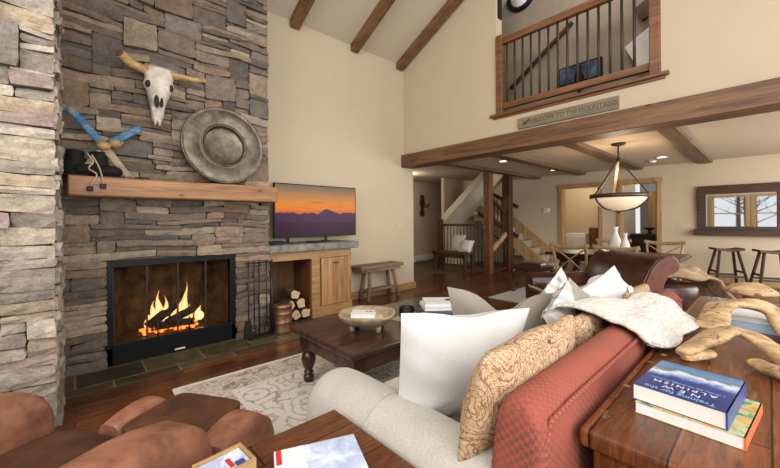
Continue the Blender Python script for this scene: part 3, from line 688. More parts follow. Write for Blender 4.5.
for sx in (-1, 1):
    b = MB(); b.ell((.60+sx*.088, 3.845, 2.575), (.026, .03, .035), 12, 8); b.obj('eye_socket', 'hollow_shade', sk)
b = MB(); b.ell((.572, 3.81, 2.42), (.022, .022, .062), 10, 8); b.ell((.608, 3.81, 2.415), (.016, .022, .05), 10, 8); b.obj('nose_opening', 'hollow_shade', sk)  # solid dark ellipsoids stand in for the shaded nasal cavity
b = MB(); b.ell((.567, 3.87, 2.245), (.014, .03, .04), 8, 6); b.ell((.6, 3.87, 2.24), (.014, .03, .035), 8, 6); b.obj('jaw_tip', 'bone', sk)
b = MB(); b.tube(curve([(.51, 3.89, 2.715), (.44, 3.87, 2.715), (.37, 3.84, 2.73), (.30, 3.78, 2.765)], 12), [.040+.0*i for i in range(13)], 14); b.obj('horn', 'horn', sk)
b = MB(); b.tube([(.30, 3.781, 2.765), (.290, 3.770, 2.770)], [.036, .028], 12); b.obj('horn_tip', 'bark', sk)
b = MB(); b.tube(curve([(.69, 3.89, 2.715), (.78, 3.86, 2.71), (.87, 3.82, 2.70), (.985, 3.78, 2.70)], 14), [.038-.0013*i for i in range(15)], 14); b.obj('horn', 'horn', sk)
# platter
M_ = Matrix.Rotation(radians(84), 3, 'X') @ Matrix.Rotation(0, 3, 'Z')
o = MB().lathe((1.165, 3.87, 2.09), [(.0, .0), (.10, .004), (.185, .006), (.198, .018), (.205, .040), (.212, .046), (.219, .038), (.225, .03), (.24, .034), (.30, .046), (.37, .046), (.385, .04), (.392, .052), (.402, .05), (.406, .036), (.402, .018), (.36, .02), (.2, -.03), (0, -.03)], 56, M_).obj('round_platter', 'pewter')
tag(o, 'large round hammered metal platter leaning on the mantel against stone', 'platter')
# crossed old skis (blue) with bindings
for k, (p, q, mt_) in enumerate((((-.035, 3.86, 2.25), (.17, 3.84, 1.99), 'ski_paint'), ((.46, 3.88, 2.165), (.21, 3.86, 1.965), 'ski_paint'))):
    t_ = thing('old_ski', ['worn blue wooden ski leaning to the upper left over the boots', 'shorter worn blue wooden ski crossing to the right on the mantel'][k], 'ski', (p[0], 3.86, 1.68), 0, 'crossed old skis on the mantel')
    if k == 0:
        b = MB(); b.tube(curve([p, (.04, 3.85, 2.16), q], 8), [.012, .03, .028, .028, .028, .028, .028, .028, .028], 10, 1, .25, up=(0, 1, 0)); b.obj('ski_board', 'ski_paint', t_)
        b = MB(); b.tube([(.16, 3.84, 2.0), (.36, 3.80, 1.70)], [.034, .026], 10, 1, .25, up=(0, 1, 0)); b.obj('ski_tail', 'bowlwood', t_)
        c = (.19, 3.815, 1.955)
    else:
        b = MB(); b.tube(curve([p, (.36, 3.87, 2.09), q], 8), [.02, .03, .032, .032, .032, .032, .032, .032, .03], 10, 1, .25, up=(0, 1, 0)); b.obj('ski_board', 'ski_paint', t_)
        b = MB(); b.tube([(.215, 3.86, 1.968), (.05, 3.8, 1.72)], [.03, .026], 10, 1, .25, up=(0, 1, 0)); b.obj('ski_tail', 'bowlwood', t_)
        c = (.27, 3.835, 1.985)
    b = MB(); b.ell(c, (.05, .03, .036), 10, 6); b.tube([(c[0]-.04, c[1]-.01, c[2]+.03), (c[0]+.03, c[1]-.02, c[2]-.02), (c[0]+.05, c[1]-.01, c[2]+.02)], .012, 6); b.obj('binding', 'boxwood', t_)
for k, x in enumerate((-.02, .13)):
    t_ = thing('ski_boot', ['old black leather boot at the left end of the mantel', 'second old black leather boot beside the first on mantel'][k], 'boot', (x, 3.84, 1.68), 0, 'old black boots on the mantel')
    b = MB(); b.rings([[Vector((x+.03+a*cos(q*pi/8), 3.86+c*sin(q*pi/8), z)) for q in range(16)] for z, a, c in ((1.695, .075, .06), (1.72, .085, .065), (1.77, .078, .06), (1.82, .062, .055), (1.88, .056, .052), (1.9, .058, .054))]); b.obj('shaft', 'black_matt', t_)
    b = MB(); b.ell((x+.1, 3.82, 1.74), (.1, .05, .05), 12, 8); b.obj('toe', 'black_matt', t_)
    b = MB(); b.box((x-.05, 3.775, 1.681), (x+.2, 3.87, 1.70)); b.obj('sole', 'black', t_, bev=.008)
t_ = thing('cord_with_weights', 'pale cord hanging over the mantel edge with two small black toggles', 'cord', (.12, 3.7, 1.68))
b = MB(); b.tube(curve([(.08, 3.76, 1.87), (.12, 3.73, 1.80), (.09, 3.71, 1.74), (.14, 3.69, 1.69), (.10, 3.685, 1.60)], 20), .006, 6); b.tube(curve([(.11, 3.74, 1.86), (.15, 3.72, 1.77), (.17, 3.69, 1.69), (.18, 3.685, 1.62)], 16), .006, 6); b.obj('cord', 'rope', t_)
for x, z in ((.097, 1.575), (.178, 1.60)):
    b = MB(); b.box((x-.02, 3.665, z-.02), (x+.02, 3.697, z+.02)); b.obj('toggle', 'black', t_, bev=.006)
o = MB().box((.40, 3.74, 1.681), (.50, 3.78, 1.70)).obj('small_black_box', 'black', bev=.004); tag(o, 'tiny flat black box lying on the mantel right of the skis', 'box')
# ------------------------------------------------------------------ fire tools, bucket, firewood
ft = thing('fireplace_tools', 'black iron fireplace tool set on a stand right of the fire', 'fire tools', (1.52, 3.86, .008))
b = MB(); b.box((1.40, 3.80, .008), (1.70, 3.93, .025)); b.obj('base', 'iron', ft, bev=.004)
b = MB(); b.tube([(1.53, 3.87, .02), (1.53, 3.87, .86)], .008, 8); b.obj('post', 'iron', ft)
b = MB(); b.tube([(1.38, 3.86, .84), (1.69, 3.86, .84)], .007, 8); b.obj('hook_bar', 'iron', ft)
for k, x in enumerate((1.40, 1.46, 1.60, 1.66)):
    b = MB(); b.tube([(x, 3.83, .86), (x, 3.83, .12)], .0065, 7); b.ell((x, 3.83, .85), (.014, .014, .02), 8, 6)
    if k == 0: b.prism([(-.05, .03), (.05, .03), (.03, .22), (-.03, .22)], lambda u, v, t: (x+u-.01, t, v), 3.815, 3.83)
    if k == 1: b.tube([(x, 3.83, .16), (x+.02, 3.83, .1), (x-.02, 3.83, .06)], .008, 6)
    if k == 2: b.tube(curve([(x, 3.83, .2), (x-.025, 3.83, .12), (x-.02, 3.83, .05)], 6), .006, 6); b.tube(curve([(x, 3.83, .2), (x+.025, 3.83, .12), (x+.02, 3.83, .05)], 6), .006, 6)
    if k == 3: b.tube([(x, 3.83, .8), (x, 3.83, .4), (x+.01, 3.83, .05)], [.012, .02, .024], 8)
    b.obj(['brush', 'poker', 'tongs', 'shovel'][k], 'iron', ft)
bk = thing('copper_bucket', 'copper lidded ash bucket between the fire tools and firewood', 'bucket', (1.80, 3.86, .008))
b = MB().lathe((1.80, 3.86, .008), [(0, 0), (.108, 0), (.111, .02), (.108, .035), (.108, .12), (.1105, .125), (.108, .13), (.108, .22), (.1105, .225), (.108, .23), (.108, .295), (.113, .30), (.113, .31), (0, .31)], 28); b.obj('body', 'copper', bk)
b = MB().lathe((1.80, 3.86, .318), [(0, 0), (.112, 0), (.1, .014), (0, .02)], 28); b.obj('lid', 'copper', bk)
b = MB(); b.ell((1.80, 3.86, .35), (.02, .02, .016)); b.obj('knob', 'iron', bk)
rr = random.Random(8); k = 0
TXT = ['bottom left', 'bottom middle', 'bottom right', 'second row left', 'second row right', 'topmost']
for (x, z, r_, rot) in ((1.97, .095, .072, .3), (2.11, .09, .068, 1.2), (2.25, .095, .07, 2.2), (2.03, .225, .07, 2.8), (2.18, .228, .07, .8), (2.10, .355, .066, 1.9)):
    t_ = thing('firewood_log', 'split log stored in the cabinet niche, %s of the stack' % TXT[k], 'log', (x, 4.28, z), 0, 'split logs stacked in the niche')
    pts = [(x+r_*cos(rot+a)*(1.12 if i % 2 else .98), z+r_*sin(rot+a)) for i, a in enumerate((0, .6, 1.2, 1.9, 3.3, 4.7))]
    ctr = (x, z); pts = pts
    b = MB().prism(pts, lambda u, v, t: (u+(t-4.1)*.12, t, v), 4.12, 4.46); b.obj('bark', 'logbark', t_, bev=.006)
    b = MB().prism([(x+(u-x)*.93, z+(v-z)*.93) for u, v in pts], lambda u, v, t: (u, t, v), 4.113, 4.125); b.obj('cut_end', 'logcut', t_)
    k += 1
# ------------------------------------------------------------------ TV cabinet
cb = thing('media_cabinet', 'knotty pine built-in cabinet with two doors and open firewood niche', 'cabinet', (2.4, 4.1, 0))
CF = 4.12
b = MB(); b.box((1.71, CF, .80), (2.98, CF+.03, .905)); b.box((1.71, CF, .02), (1.735, CF+.03, .8)); b.box((2.34, CF, .1), (2.47, CF+.03, .8)); b.box((2.93, CF, .1), (2.98, CF+.03, .8)); b.obj('face_frame', 'pine_h', cb, bev=.004)
b = MB(); b.box((2.34, CF-.015, 0), (2.99, CF+.03, .14)); b.obj('plinth', 'pine_h', cb, bev=.005)
for x_ in (2.34, 2.95): b = MB(); b.box((x_, CF+.03, 0), (x_+.03, YT-.01, .9)); b.obj('side_panel', 'pine_v', cb)
b = MB(); b.box((1.70, YT-.04, 0), (2.36, YT-.01, .9)); b.box((1.705, CF+.03, 0.0), (1.72, YT-.01, .9)); b.box((2.325, CF+.02, 0), (2.342, YT-.03, .82)); b.obj('niche_lining', 'niche', cb)
for k in range(2):
    a = 2.475+k*.228; b = MB(); b.box((a, CF-.02, .15), (a+.223, CF, .795)); d = b.obj('door', 'pine_v', cb, bev=.004)
    b = MB(); 
    for s_ in range(2): b.box((a+.034+s_*.079, CF-.0235, .195), (a+.107+s_*.079, CF-.0185, .75))
    b.box((a+.0, CF-.028, .15), (a+.03, CF-.019, .795)); b.box((a+.193, CF-.028, .15), (a+.223, CF-.019, .795)); b.box((a+.03, CF-.0275, .15), (a+.193, CF-.019, .19)); b.box((a+.03, CF-.0275, .755), (a+.193, CF-.019, .795))
    b.obj('door_rails', 'pine_v', d, bev=.003)
    b = MB(); b.ell((a+(.2 if k == 0 else .02), CF-.037, .72), (.012, .012, .012)); b.obj('knob', 'iron', d)
b = MB(); b.box((1.70, 4.03, .912), (3.06, YT, 1.005)); o = b.obj('stone_slab', 'slab', bev=.01); tag(o, 'rough grey stone slab top lying on the pine media cabinet', 'countertop')
tv = thing('television', 'wide flat screen television showing an orange sunset over mountains', 'television', (2.6, 4.42, 1.005))
b = MB(); b.box((1.945, 4.40, 1.075), (3.285, 4.44, 1.815)); b.obj('bezel', 'black', tv, bev=.005)
b = MB(); b.box((1.962, 4.396, 1.10), (3.268, 4.40, 1.80)); b.obj('screen', 'tv_picture', tv)
for x in (2.15, 2.75):
    b = MB(); b.bar((x, 4.32, 1.012), (x, 4.54, 1.012), .03, .012); b.box((x-.02, 4.42, 1.01), (x+.02, 4.44, 1.1)); b.obj('stand_foot', 'black', tv)
o = MB().box((1.80, 4.22, 1.006), (2.0, 4.36, 1.045)).obj('set_top_box', 'black', bev=.005); tag(o, 'small flat black set-top box left on the stone slab', 'media box')
o = MB().box((2.32, 4.16, 1.006), (2.62, 4.24, 1.03)).obj('cable_box', 'black', bev=.005); tag(o, 'slim black receiver lying in front of the television', 'media box')
# plank bench by the wall
bn = thing('plank_bench', 'small weathered wooden bench with splayed legs against the back wall', 'bench', (3.8, 4.45, 0))
b = MB(); b.box((3.32, 4.30, .52), (4.24, 4.60, .575)); b.obj('seat', 'weathered', bn, bev=.012)
b = MB(); b.box((3.34, 4.31, .47), (3.38, 4.58, .52)); b.box((3.40, 4.32, .47), (4.18, 4.345, .52)); b.obj('apron', 'weathered', bn, bev=.005)
for sx in (-1, 1):
    for sy in (-1, 1):
        b = MB(); b.tube([(3.80+sx*.24, 4.46+sy*.07, .52), (3.83+sx*.33, 4.47+sy*.11, 0)], [.03, .034], 9); b.obj('leg', 'weathered_z', bn)
b = MB(); b.box((3.50, 4.38, .14), (4.15, 4.55, .17)); b.obj('shelf', 'weathered', bn, bev=.006)
def plate(name, label, loc, nx, w=.075, h=.115, n=1):
    t_ = thing(name, label, 'switch', loc); x, y, z = loc
    if nx == 'y': b = MB().box((x-w/2, y-.006, z-h/2), (x+w/2, y, z+h/2))
    else: b = MB().box((x-.006, y-w/2, z-h/2), (x, y+w/2, z+h/2))
    b.obj('plate', 'cream', t_, bev=.002)
    for i in range(n):
        o_ = (i-(n-1)/2)*.046; b = MB()
        if nx == 'y': b.box((x+o_-.012, y-.01, z-.03), (x+o_+.012, y-.005, z+.03))
        else: b.box((x-.01, y+o_-.012, z-.03), (x-.005, y+o_+.012, z+.03))
        b.obj('rocker', 'tail_light', t_, bev=.002)
plate('light_switch', 'cream double light switch on the back wall above the bench', (4.47, YT, 1.22), 'y', .13, .115, 2)
#@@PART4
# ------------------------------------------------------------------ hall & wall things
h = thing('baseboard_heater', 'low white baseboard heater on the entry hall wall', 'heater', (8.05, 7.25, 0))
b = MB(); b.box((7.62, 7.22, .03), (8.55, 7.3, .22)); b.obj('cover', 'white_trim', h, bev=.01)
b = MB(); b.box((7.64, 7.212, .05), (8.53, 7.222, .07)); b.obj('vent_slot', 'iron', h)
h = thing('wall_carving', 'dark carved wall ornament with a small hook in the entry hall', 'wall ornament', (7.98, 7.27, 1.75))
b = MB(); RG = []
for i in range(13):
    t = i/12; w = .09+.03*sin(t*pi*4)+(.02 if t > .7 else 0); w *= (.6 if i in (0, 12) else 1)
    RG.append([Vector((7.98+w*cos(2*pi*k/12), 7.27+.03*sin(2*pi*k/12), 1.42+.66*t)) for k in range(12)])
b.rings(RG); b.obj('panel', 'postdark', h)
b = MB(); b.tube(curve([(8.0, 7.22, 1.7), (8.12, 7.17, 1.72), (8.2, 7.16, 1.84)], 8), .015, 6); b.tube(curve([(8.0, 7.22, 1.8), (8.1, 7.17, 1.78), (8.17, 7.16, 1.7)], 8), .013, 6); b.obj('hook', 'iron', h)
b = MB(); b.lathe((7.98, 7.235, 1.95), [(0, 0), (.05, 0), (.05, .02), (0, .02)], 14, Matrix.Rotation(pi/2, 3, 'X')); b.obj('rosette', 'bronze', h)
bn = thing('entry_bench', 'dark wooden entry bench in front of the stair guard rail', 'bench', (7.05, 5.2, 0), radians(0))
b = MB(); b.box((6.78, 4.82, .46), (7.2, 5.86, .51)); b.obj('seat', 'postdark', bn, bev=.008)
b = MB(); b.box((6.8, 4.86, .38), (6.83, 5.82, .46)); b.obj('apron', 'postdark', bn)
for x in (6.83, 7.15):
    for y in (4.88, 5.8):
        b = MB(); b.box((x-.03, y-.03, 0), (x+.03, y+.03, .46)); b.obj('leg', 'postdark', bn, bev=.004)
def pillow(name, C, puff, mat, label=None, group=None, chop=0, parent=None, nn=16, ear=.06):
    bl, br, tr, tl = [Vector(c) for c in C]; N = ((br-bl).cross(tl-bl)).normalized(); b = MB()
    for s in (1, -1):
        def fn(u, v):
            U, V = 2*u-1, 2*v-1
            su = U*(1-ear*(1-V*V)); sv = V*(1-ear*(1-U*U)); uu, vv = (su+1)/2, (sv+1)/2
            p = bl*(1-uu)*(1-vv)+br*uu*(1-vv)+tr*uu*vv+tl*(1-uu)*vv
            p = p-(tl-bl)*chop*exp(-(U/.38)**2)*max(0, V)**1.5
            prof = ((1-U*U)*(1-V*V)); q = prof**.5*(1-.25*chop*exp(-(U/.3)**2)*(V > 0))
            an = atan2(V, U); rr_ = sqrt(U*U+V*V); w = .024*nz((p.x*6, p.y*7, p.z*7+s*5))*min(1, prof*6)+.016*sin(an*9+3*nz((U*2, V*2, s+puff*40)))*min(1, prof*4)*max(0, rr_-.35)
            return p+N*s*(puff*q+w)+N*.0015*s
        b.grid(fn, nn, nn)
    if parent is not None: return b.obj(name, mat, parent)
    o = b.obj(name, mat); 
    if label: tag(o, label, 'pillow', group)
    return o
pillow('throw_pillow', ((7.02, 5.44, .52), (6.98, 5.1, .52), (7.22, 5.1, .93), (7.26, 5.50, .93)), .09, 'pillow_far', 'pale pillow with pointed corners at the left of the entry bench')
pillow('throw_pillow', ((6.96, 5.12, .52), (6.9, 4.78, .52), (7.1, 4.78, .80), (7.14, 5.12, .80)), .10, 'fur_white', 'white fluffy rectangular pillow at the right of the entry bench')
th_ = thing('thermostat', 'small white thermostat on the far wall left of the doorways', 'thermostat', (XF, 4.13, 1.55))
b = MB(); b.box((XF-.03, 4.06, 1.5), (XF, 4.22, 1.6)); b.obj('body', 'white_trim', th_, bev=.006); b = MB(); b.box((XF-.032, 4.13, 1.53), (XF-.029, 4.2, 1.57)); b.obj('display', 'tail_light', th_)
plate('light_switch', 'cream switch plate on the far wall below the thermostat', (XF, 4.09, 1.14), 'x', .2, .12, 2)
plate('light_switch', 'cream switch plate on the far wall left of the mirror shelf', (XF, 1.2, 1.16), 'x', .3, .13, 3)
# welcome sign
sg = thing('welcome_sign', 'long weathered sign reading welcome to the mountains under the loft railing', 'sign', (4.59, 1.74, 2.55))
b = MB(); b.box((4.57, 1.15, 2.555), (4.60, 2.36, 2.70)); b.obj('frame', 'signwood', sg, bev=.004)
b = MB(); b.box((4.566, 1.17, 2.57), (4.571, 2.34, 2.685)); b.obj('panel', 'tail_light' if 0 else 'signwood', sg)
Msg = lambda y, z: frame((4.565, y, z), (0, -1, 0), (0, 0, 1))
text('lettering', 'WELCOME TO THE MOUNTAINS', .072, Msg(1.68, 2.627), 'sign_letters', sg, sx=.98)
b = MB(); b.ell((4.564, 2.255, 2.622), (.003, .035, .018)); b.ell((4.564, 2.215, 2.64), (.003, .016, .012)); b.box((4.562, 2.275, 2.59), (4.566, 2.282, 2.62)); b.box((4.562, 2.235, 2.59), (4.566, 2.242, 2.62)); b.box((4.562, 2.19, 2.65), (4.566, 2.215, 2.668)); b.obj('moose_emblem', 'sign_letters', sg)
# loft contents
ck = thing('wall_clock', 'round black rimmed wall clock on the grey loft wall', 'clock', (5.48, 2.75, 4.97))
Mc = Matrix.Rotation(-pi/2, 3, 'Y'); KC = (2.755, 4.985)
b = MB().lathe((5.49, KC[0], KC[1]), [(0, 0), (.24, 0), (.24, .04), (.205, .06), (.17, .03), (.0, .03)], 40, Mc); b.obj('rim', 'black', ck)
b = MB().lathe((5.455, KC[0], KC[1]), [(0, 0), (.17, 0), (.17, .006), (0, .006)], 40, Mc); b.obj('face', 'paper', ck)
b = MB(); b.bar((5.445, KC[0], KC[1]), (5.445, KC[0], KC[1]+.13), .008, .014, (1, 0, 0)); b.obj('hand', 'black', ck)
b = MB(); b.bar((5.445, KC[0], KC[1]), (5.445, KC[0]-.09, KC[1]-.05), .008, .014, (1, 0, 0)); b.obj('hand', 'black', ck)
pc = thing('loft_painting', 'dark blue landscape painting behind the loft railing', 'painting', (5.45, 1.86, 3.4))
b = MB(); b.box((5.44, 1.57, 3.29), (5.5, 2.16, 3.57)); b.obj('frame', 'black', pc, bev=.005); b = MB(); b.box((5.435, 1.6, 3.315), (5.441, 2.13, 3.545)); b.obj('canvas', 'painting', pc)
o = thing('loft_statuette', 'small dark statuette in front of the loft painting', 'statuette', (5.2, 1.78, 2.84))
b = MB().lathe((5.2, 1.78, 2.84), [(0, 0), (.1, 0), (.08, .03), (.025, .06), (.025, .3), (.05, .36), (.065, .43), (.04, .5), (.025, .53), (.038, .57), (.02, .61), (0, .62)], 14); b.obj('figure', 'black_matt', o)
o = MB(); o.bar((5.44, 2.93, 3.50), (5.44, 1.95, 4.20), .045, .045); o = o.obj('wall_handrail', 'postdark'); tag(o, 'slanting dark handrail on the grey loft wall', 'handrail')
pf = thing('wall_picture', 'black picture frame edge on the loft side wall beside the newel post', 'picture', (4.9, 4.08, 4.2))
b = MB(); b.box((4.64, 2.685, 4.28), (4.74, 2.70, 5.0)); b.obj('frame', 'black', pf)
# recessed lights
for k, (x, y, t_) in enumerate(((6.39, 3.62, 'recessed ceiling light left of the pendant, nearer the long beam'), (8.51, 3.49, 'recessed ceiling light left of the pendant, nearer the doorways'), (8.35, 1.40, 'recessed ceiling light just right of the pendant lamp'))):
    l_ = thing('recessed_light', t_, 'ceiling light', (x, y, 2.47), 0, 'recessed lights in the dining ceiling')
    b = MB().rings([[Vector((x+r_*cos(2*pi*q/24), y+r_*sin(2*pi*q/24), 2.468+z)) for q in range(24)] for r_, z in ((.065, .004), (.09, .0), (.09, .012), (.065, .012))], False, True, True); b.obj('trim_ring', 'white_trim', l_)
    b = MB().lathe((x, y, 2.474), [(0, 0), (.066, 0), (.066, .004), (0, .004)], 24); b.obj('lens', 'bulb', l_)
o = MB().lathe((8.75, 1.62, 2.44), [(0, 0), (.05, 0), (.07, .015), (.07, .04), (0, .04)], 24).obj('smoke_detector', 'white_trim'); tag(o, 'round white smoke detector on the dining ceiling', 'smoke detector')
# pendant
px, py = 6.31, 1.60
pl_ = thing('pendant_lamp', 'large alabaster bowl pendant lamp with dark metal band over dining table', 'lamp', (px, py, 2.48))
b = MB().lathe((px, py, 2.44), [(0, 0), (.05, 0), (.10, .02), (.10, .04), (0, .04)], 24); b.obj('canopy', 'iron', pl_)
b = MB(); b.tube([(px, py, 2.45), (px, py, 2.22)], .012, 8); b.ell((px, py, 2.22), (.03, .03, .04)); b.obj('stem', 'iron', pl_)
b = MB().lathe((px, py, 0), [(0, 1.425), (.12, 1.435), (.25, 1.49), (.34, 1.565), (.37, 1.64), (.36, 1.64), (.33, 1.575), (.24, 1.5), (.12, 1.445), (0, 1.435)], 40); b.obj('glass_bowl', 'lamp_glass', pl_)
b = MB(); b.rings([[Vector((px+r_*cos(2*pi*k/40), py+r_*sin(2*pi*k/40), z)) for k in range(40)] for r_, z in ((.375, 1.625), (.395, 1.625), (.395, 1.685), (.375, 1.685))], False, True, True); b.obj('band', 'bronze', pl_)
for k in range(3):
    a = radians(25+120*k); e = Vector((px+.39*cos(a), py+.39*sin(a), 1.68)); c = Vector((px+.02*cos(a), py+.02*sin(a), 2.2))
    b = MB(); b.bar(c, e, .04, .012, (cos(a), sin(a), 0)); b.ell(e, (.025, .025, .025), 8, 6); b.obj('strap', 'bronze', pl_)
    b = MB(); b.tube(curve([(px+.395*cos(a), py+.395*sin(a), 1.62), (px+.345*cos(a), py+.345*sin(a), 1.545), (px+.22*cos(a), py+.22*sin(a), 1.455), (px, py, 1.415)], 10), .014, 6); b.obj('bowl_strap', 'bronze', pl_)
b = MB(); b.ell((px, py, 1.405), (.03, .03, .02)); b.obj('finial', 'bronze', pl_)
# dining table
dt = thing('dining_table', 'long dark wooden dining table with carved pedestal legs', 'dining table', (6.25, 1.65, 0))
b = MB(); b.box((5.75, .78, .72), (6.75, 2.52, .765)); b.obj('tabletop', 'darkdining', dt, bev=.012)
b = MB(); b.box((5.86, .9, .64), (6.64, 2.4, .72)); b.obj('apron', 'darkdining', dt)
for y in (1.0, 2.3):
    for x in (5.95, 6.55):
        b = MB().lathe((x, y, 0), [(0, 0), (.05, 0), (.06, .05), (.045, .1), (.04, .16), (.07, .25), (.085, .36), (.06, .46), (.045, .5), (.07, .54), (.07, .58), (.05, .6), (.06, .66), (0, .66)], 16); b.obj('leg', 'darkdining', dt)
for k, (x, y, s, t_) in enumerate(((6.12, 1.60, 1.0, 'taller white ceramic vase on the dining table'), (5.98, 1.44, .78, 'shorter white ceramic vase on the dining table'))):
    b = MB().lathe((x, y, .767), [(0, 0), (.06*s, 0), (.085*s, .05*s), (.09*s, .12*s), (.07*s, .22*s), (.035*s, .31*s), (.03*s, .36*s), (.045*s, .41*s), (.035*s, .41*s), (.02*s, .34*s), (0, .34*s)], 24)
    tag(b.obj('ceramic_vase', 'vase'), t_, 'vase', 'white vases on the dining table')
# X-back chairs built at origin facing +x (backrest at -x)
def xchair():
    t = thing('dining_chair', '', 'chair', (0, 0, 0), 0, 'wooden cross-back dining chairs')
    P = []
    b = MB(); b.grid(lambda u, v: Vector((-.2+.42*u, (v-.5)*(.38+.08*u), .46+.012*cos((v-.5)*3))), 6, 6); b.box((-.2, -.2, .435), (.22, .2, .46)); P.append(b.obj('seat', 'oak', t, bev=.008))
    for s in (-1, 1):
        b = MB(); b.tube(curve([(-.28, s*.21, 0), (-.2, s*.2, .45), (-.22, s*.22, .7), (-.29, s*.24, .9)], 10), .019, 8); P.append(b.obj('back_post', 'oak', t))
        b = MB(); b.tube([(.19, s*.19, .44), (.22, s*.2, 0)], [.02, .016], 8); P.append(b.obj('leg', 'oak', t))
        b = MB(); b.tube(curve([(-.21, s*.2, .5), (-.235, 0, .70), (-.265, -s*.22, .86)], 8), .014, 8, 1, .7); P.append(b.obj('cross_brace', 'oak', t))
        b = MB(); b.tube([(-.26, s*.2, .2), (.21, s*.2, .2)], .011, 6); P.append(b.obj('stretcher', 'oak', t))
    b = MB(); b.tube(curve([(-.275, -.28, .915), (-.30, -.14, .89), (-.31, 0, .885), (-.30, .14, .89), (-.275, .28, .915)], 16), .03, 10, .55, 1); P.append(b.obj('top_rail', 'oak', t))
    b = MB(); b.tube([(0, -.2, .2), (0, .2, .2)], .011, 6); P.append(b.obj('stretcher', 'oak', t))
    KID[t.name] = P; return t
c0 = xchair()
seats = [(5.70, 2.02, 0, 'cross-back dining chair on the near side, left end of the table'), (5.70, 1.42, 0, 'cross-back dining chair on the near side, partly behind the leather settee'),
         (6.92, 1.18, pi, 'cross-back dining chair on the far side, right of the white vases'), (6.92, 1.92, pi, 'cross-back dining chair on the far side, left of the white vases')]
for k, (x, y, a, l) in enumerate(seats):
    if k == 0: c0.location = (x, y, 0); c0.rotation_euler = (0, 0, a); c0['label'] = l
    else: dup(c0, (x, y, 0), a, l)
# upholstered end chair / stool
es = thing('upholstered_stool', 'brown leather upholstered stool with carved dark legs left of the dining table', 'stool', (6.1, 2.9, 0))
b = MB(); b.box((5.84, 2.62, .40), (6.36, 3.14, .47)); b.obj('frame', 'darkdining', es, bev=.01)
b = MB(); b.grid(lambda u, v: Vector((5.84+.52*u, 2.62+.52*v, .47+.06*(1-(2*u-1)**4)*(1-(2*v-1)**4))), 12, 12); b.obj('seat', 'leather_dark', es)
for x, sx in ((5.88, -1), (6.32, 1)):
    for y, sy in ((2.66, -1), (3.10, 1)):
        b = MB(); b.tube(curve([(x, y, .42), (x+sx*.03, y+sy*.03, .32), (x-sx*.01, y-sy*.01, .15), (x+sx*.02, y+sy*.02, .03), (x+sx*.05, y+sy*.05, .02)], 12), [.035, .038, .036, .03, .026, .022, .02, .02, .022, .026, .028, .026, .018], 8); b.obj('leg', 'darkdining', es)
b = MB(); b.tube([(5.88, 2.68, .16), (6.32, 3.08, .16)], .018, 8); b.tube([(6.32, 2.68, .16), (5.88, 3.08, .16)], .018, 8); b.obj('cross_stretcher', 'darkdining', es)
o = MB().box((5.1, .2, .001), (7.5, 3.18, .01)).obj('dining_rug', 'rug_far'); tag(o, 'pale grey rug under the dining table', 'rug')
# mirror
mr = thing('wall_mirror', 'wide mirror in a rough dark timber frame with bottom shelf', 'mirror', (XF-.05, .35, .95))
my0, my1 = -.22, 1.02
b = MB(); b.box((XF-.06, my0, 1.78), (XF, my1, 1.95)); b.box((XF-.06, my1-.14, 1.1), (XF, my1, 1.78)); b.box((XF-.06, my0, 1.1), (XF, my0+.14, 1.78)); b.box((XF-.06, my0, 1.06), (XF, my1, 1.13)); b.obj('frame', 'mirrorwood', mr, bev=.012)
b = MB(); b.box((XF-.16, my0-.06, .95), (XF, my1+.05, 1.07)); b.obj('shelf', 'mirrorwood', mr, bev=.015)
b = MB(); b.box((XF-.02, my0+.13, 1.12), (XF-.01, my1-.13, 1.79)); b.obj('glass', 'mirror', mr)
# saddle stools
def stool():
    t = thing('bar_stool', '', 'stool', (0, 0, 0), 0, 'saddle stools under the mirror'); P = []
    b = MB(); b.grid(lambda u, v: Vector(((u-.5)*.3, (v-.5)*.42, .715+.03*(2*v-1)**2)), 8, 12); b.grid(lambda u, v: Vector(((u-.5)*.3, (v-.5)*.42, .675+.03*(2*v-1)**2)), 8, 12)
    RG = [[Vector((x, (j/12-.5)*.42, (.675 if k in (0, 1) else .715)+.03*(j/6-1)**2)) for k, x in enumerate((-.15, .15, .15, -.15))] for j in range(13)]
    b = MB().rings(RG, True, False); P.append(b.obj('seat', 'stool', t, bev=.006))
    for sx in (-1, 1):
        for sy in (-1, 1):
            b = MB(); b.bar((sx*.08, sy*.13, .69), (sx*.21, sy*.24, 0), .04, .035); P.append(b.obj('leg', 'stool', t, bev=.004))
        b = MB(); b.bar((sx*.17, -.2, .22), (sx*.17, .2, .22), .022, .035); P.append(b.obj('stretcher', 'stool', t))
    for sy in (-1, 1):
        b = MB(); b.bar((-.155, sy*.19, .3), (.155, sy*.19, .3), .022, .035); P.append(b.obj('stretcher', 'stool', t))
    KID[t.name] = P; return t
s0 = stool(); s0.location = (9.05, .56, 0); s0.rotation_euler = (0, 0, .45); s0['label'] = 'dark wooden saddle stool under the left part of the mirror'
dup(s0, (8.95, -.02, 0), .35, 'dark wooden saddle stool under the right part of the mirror')
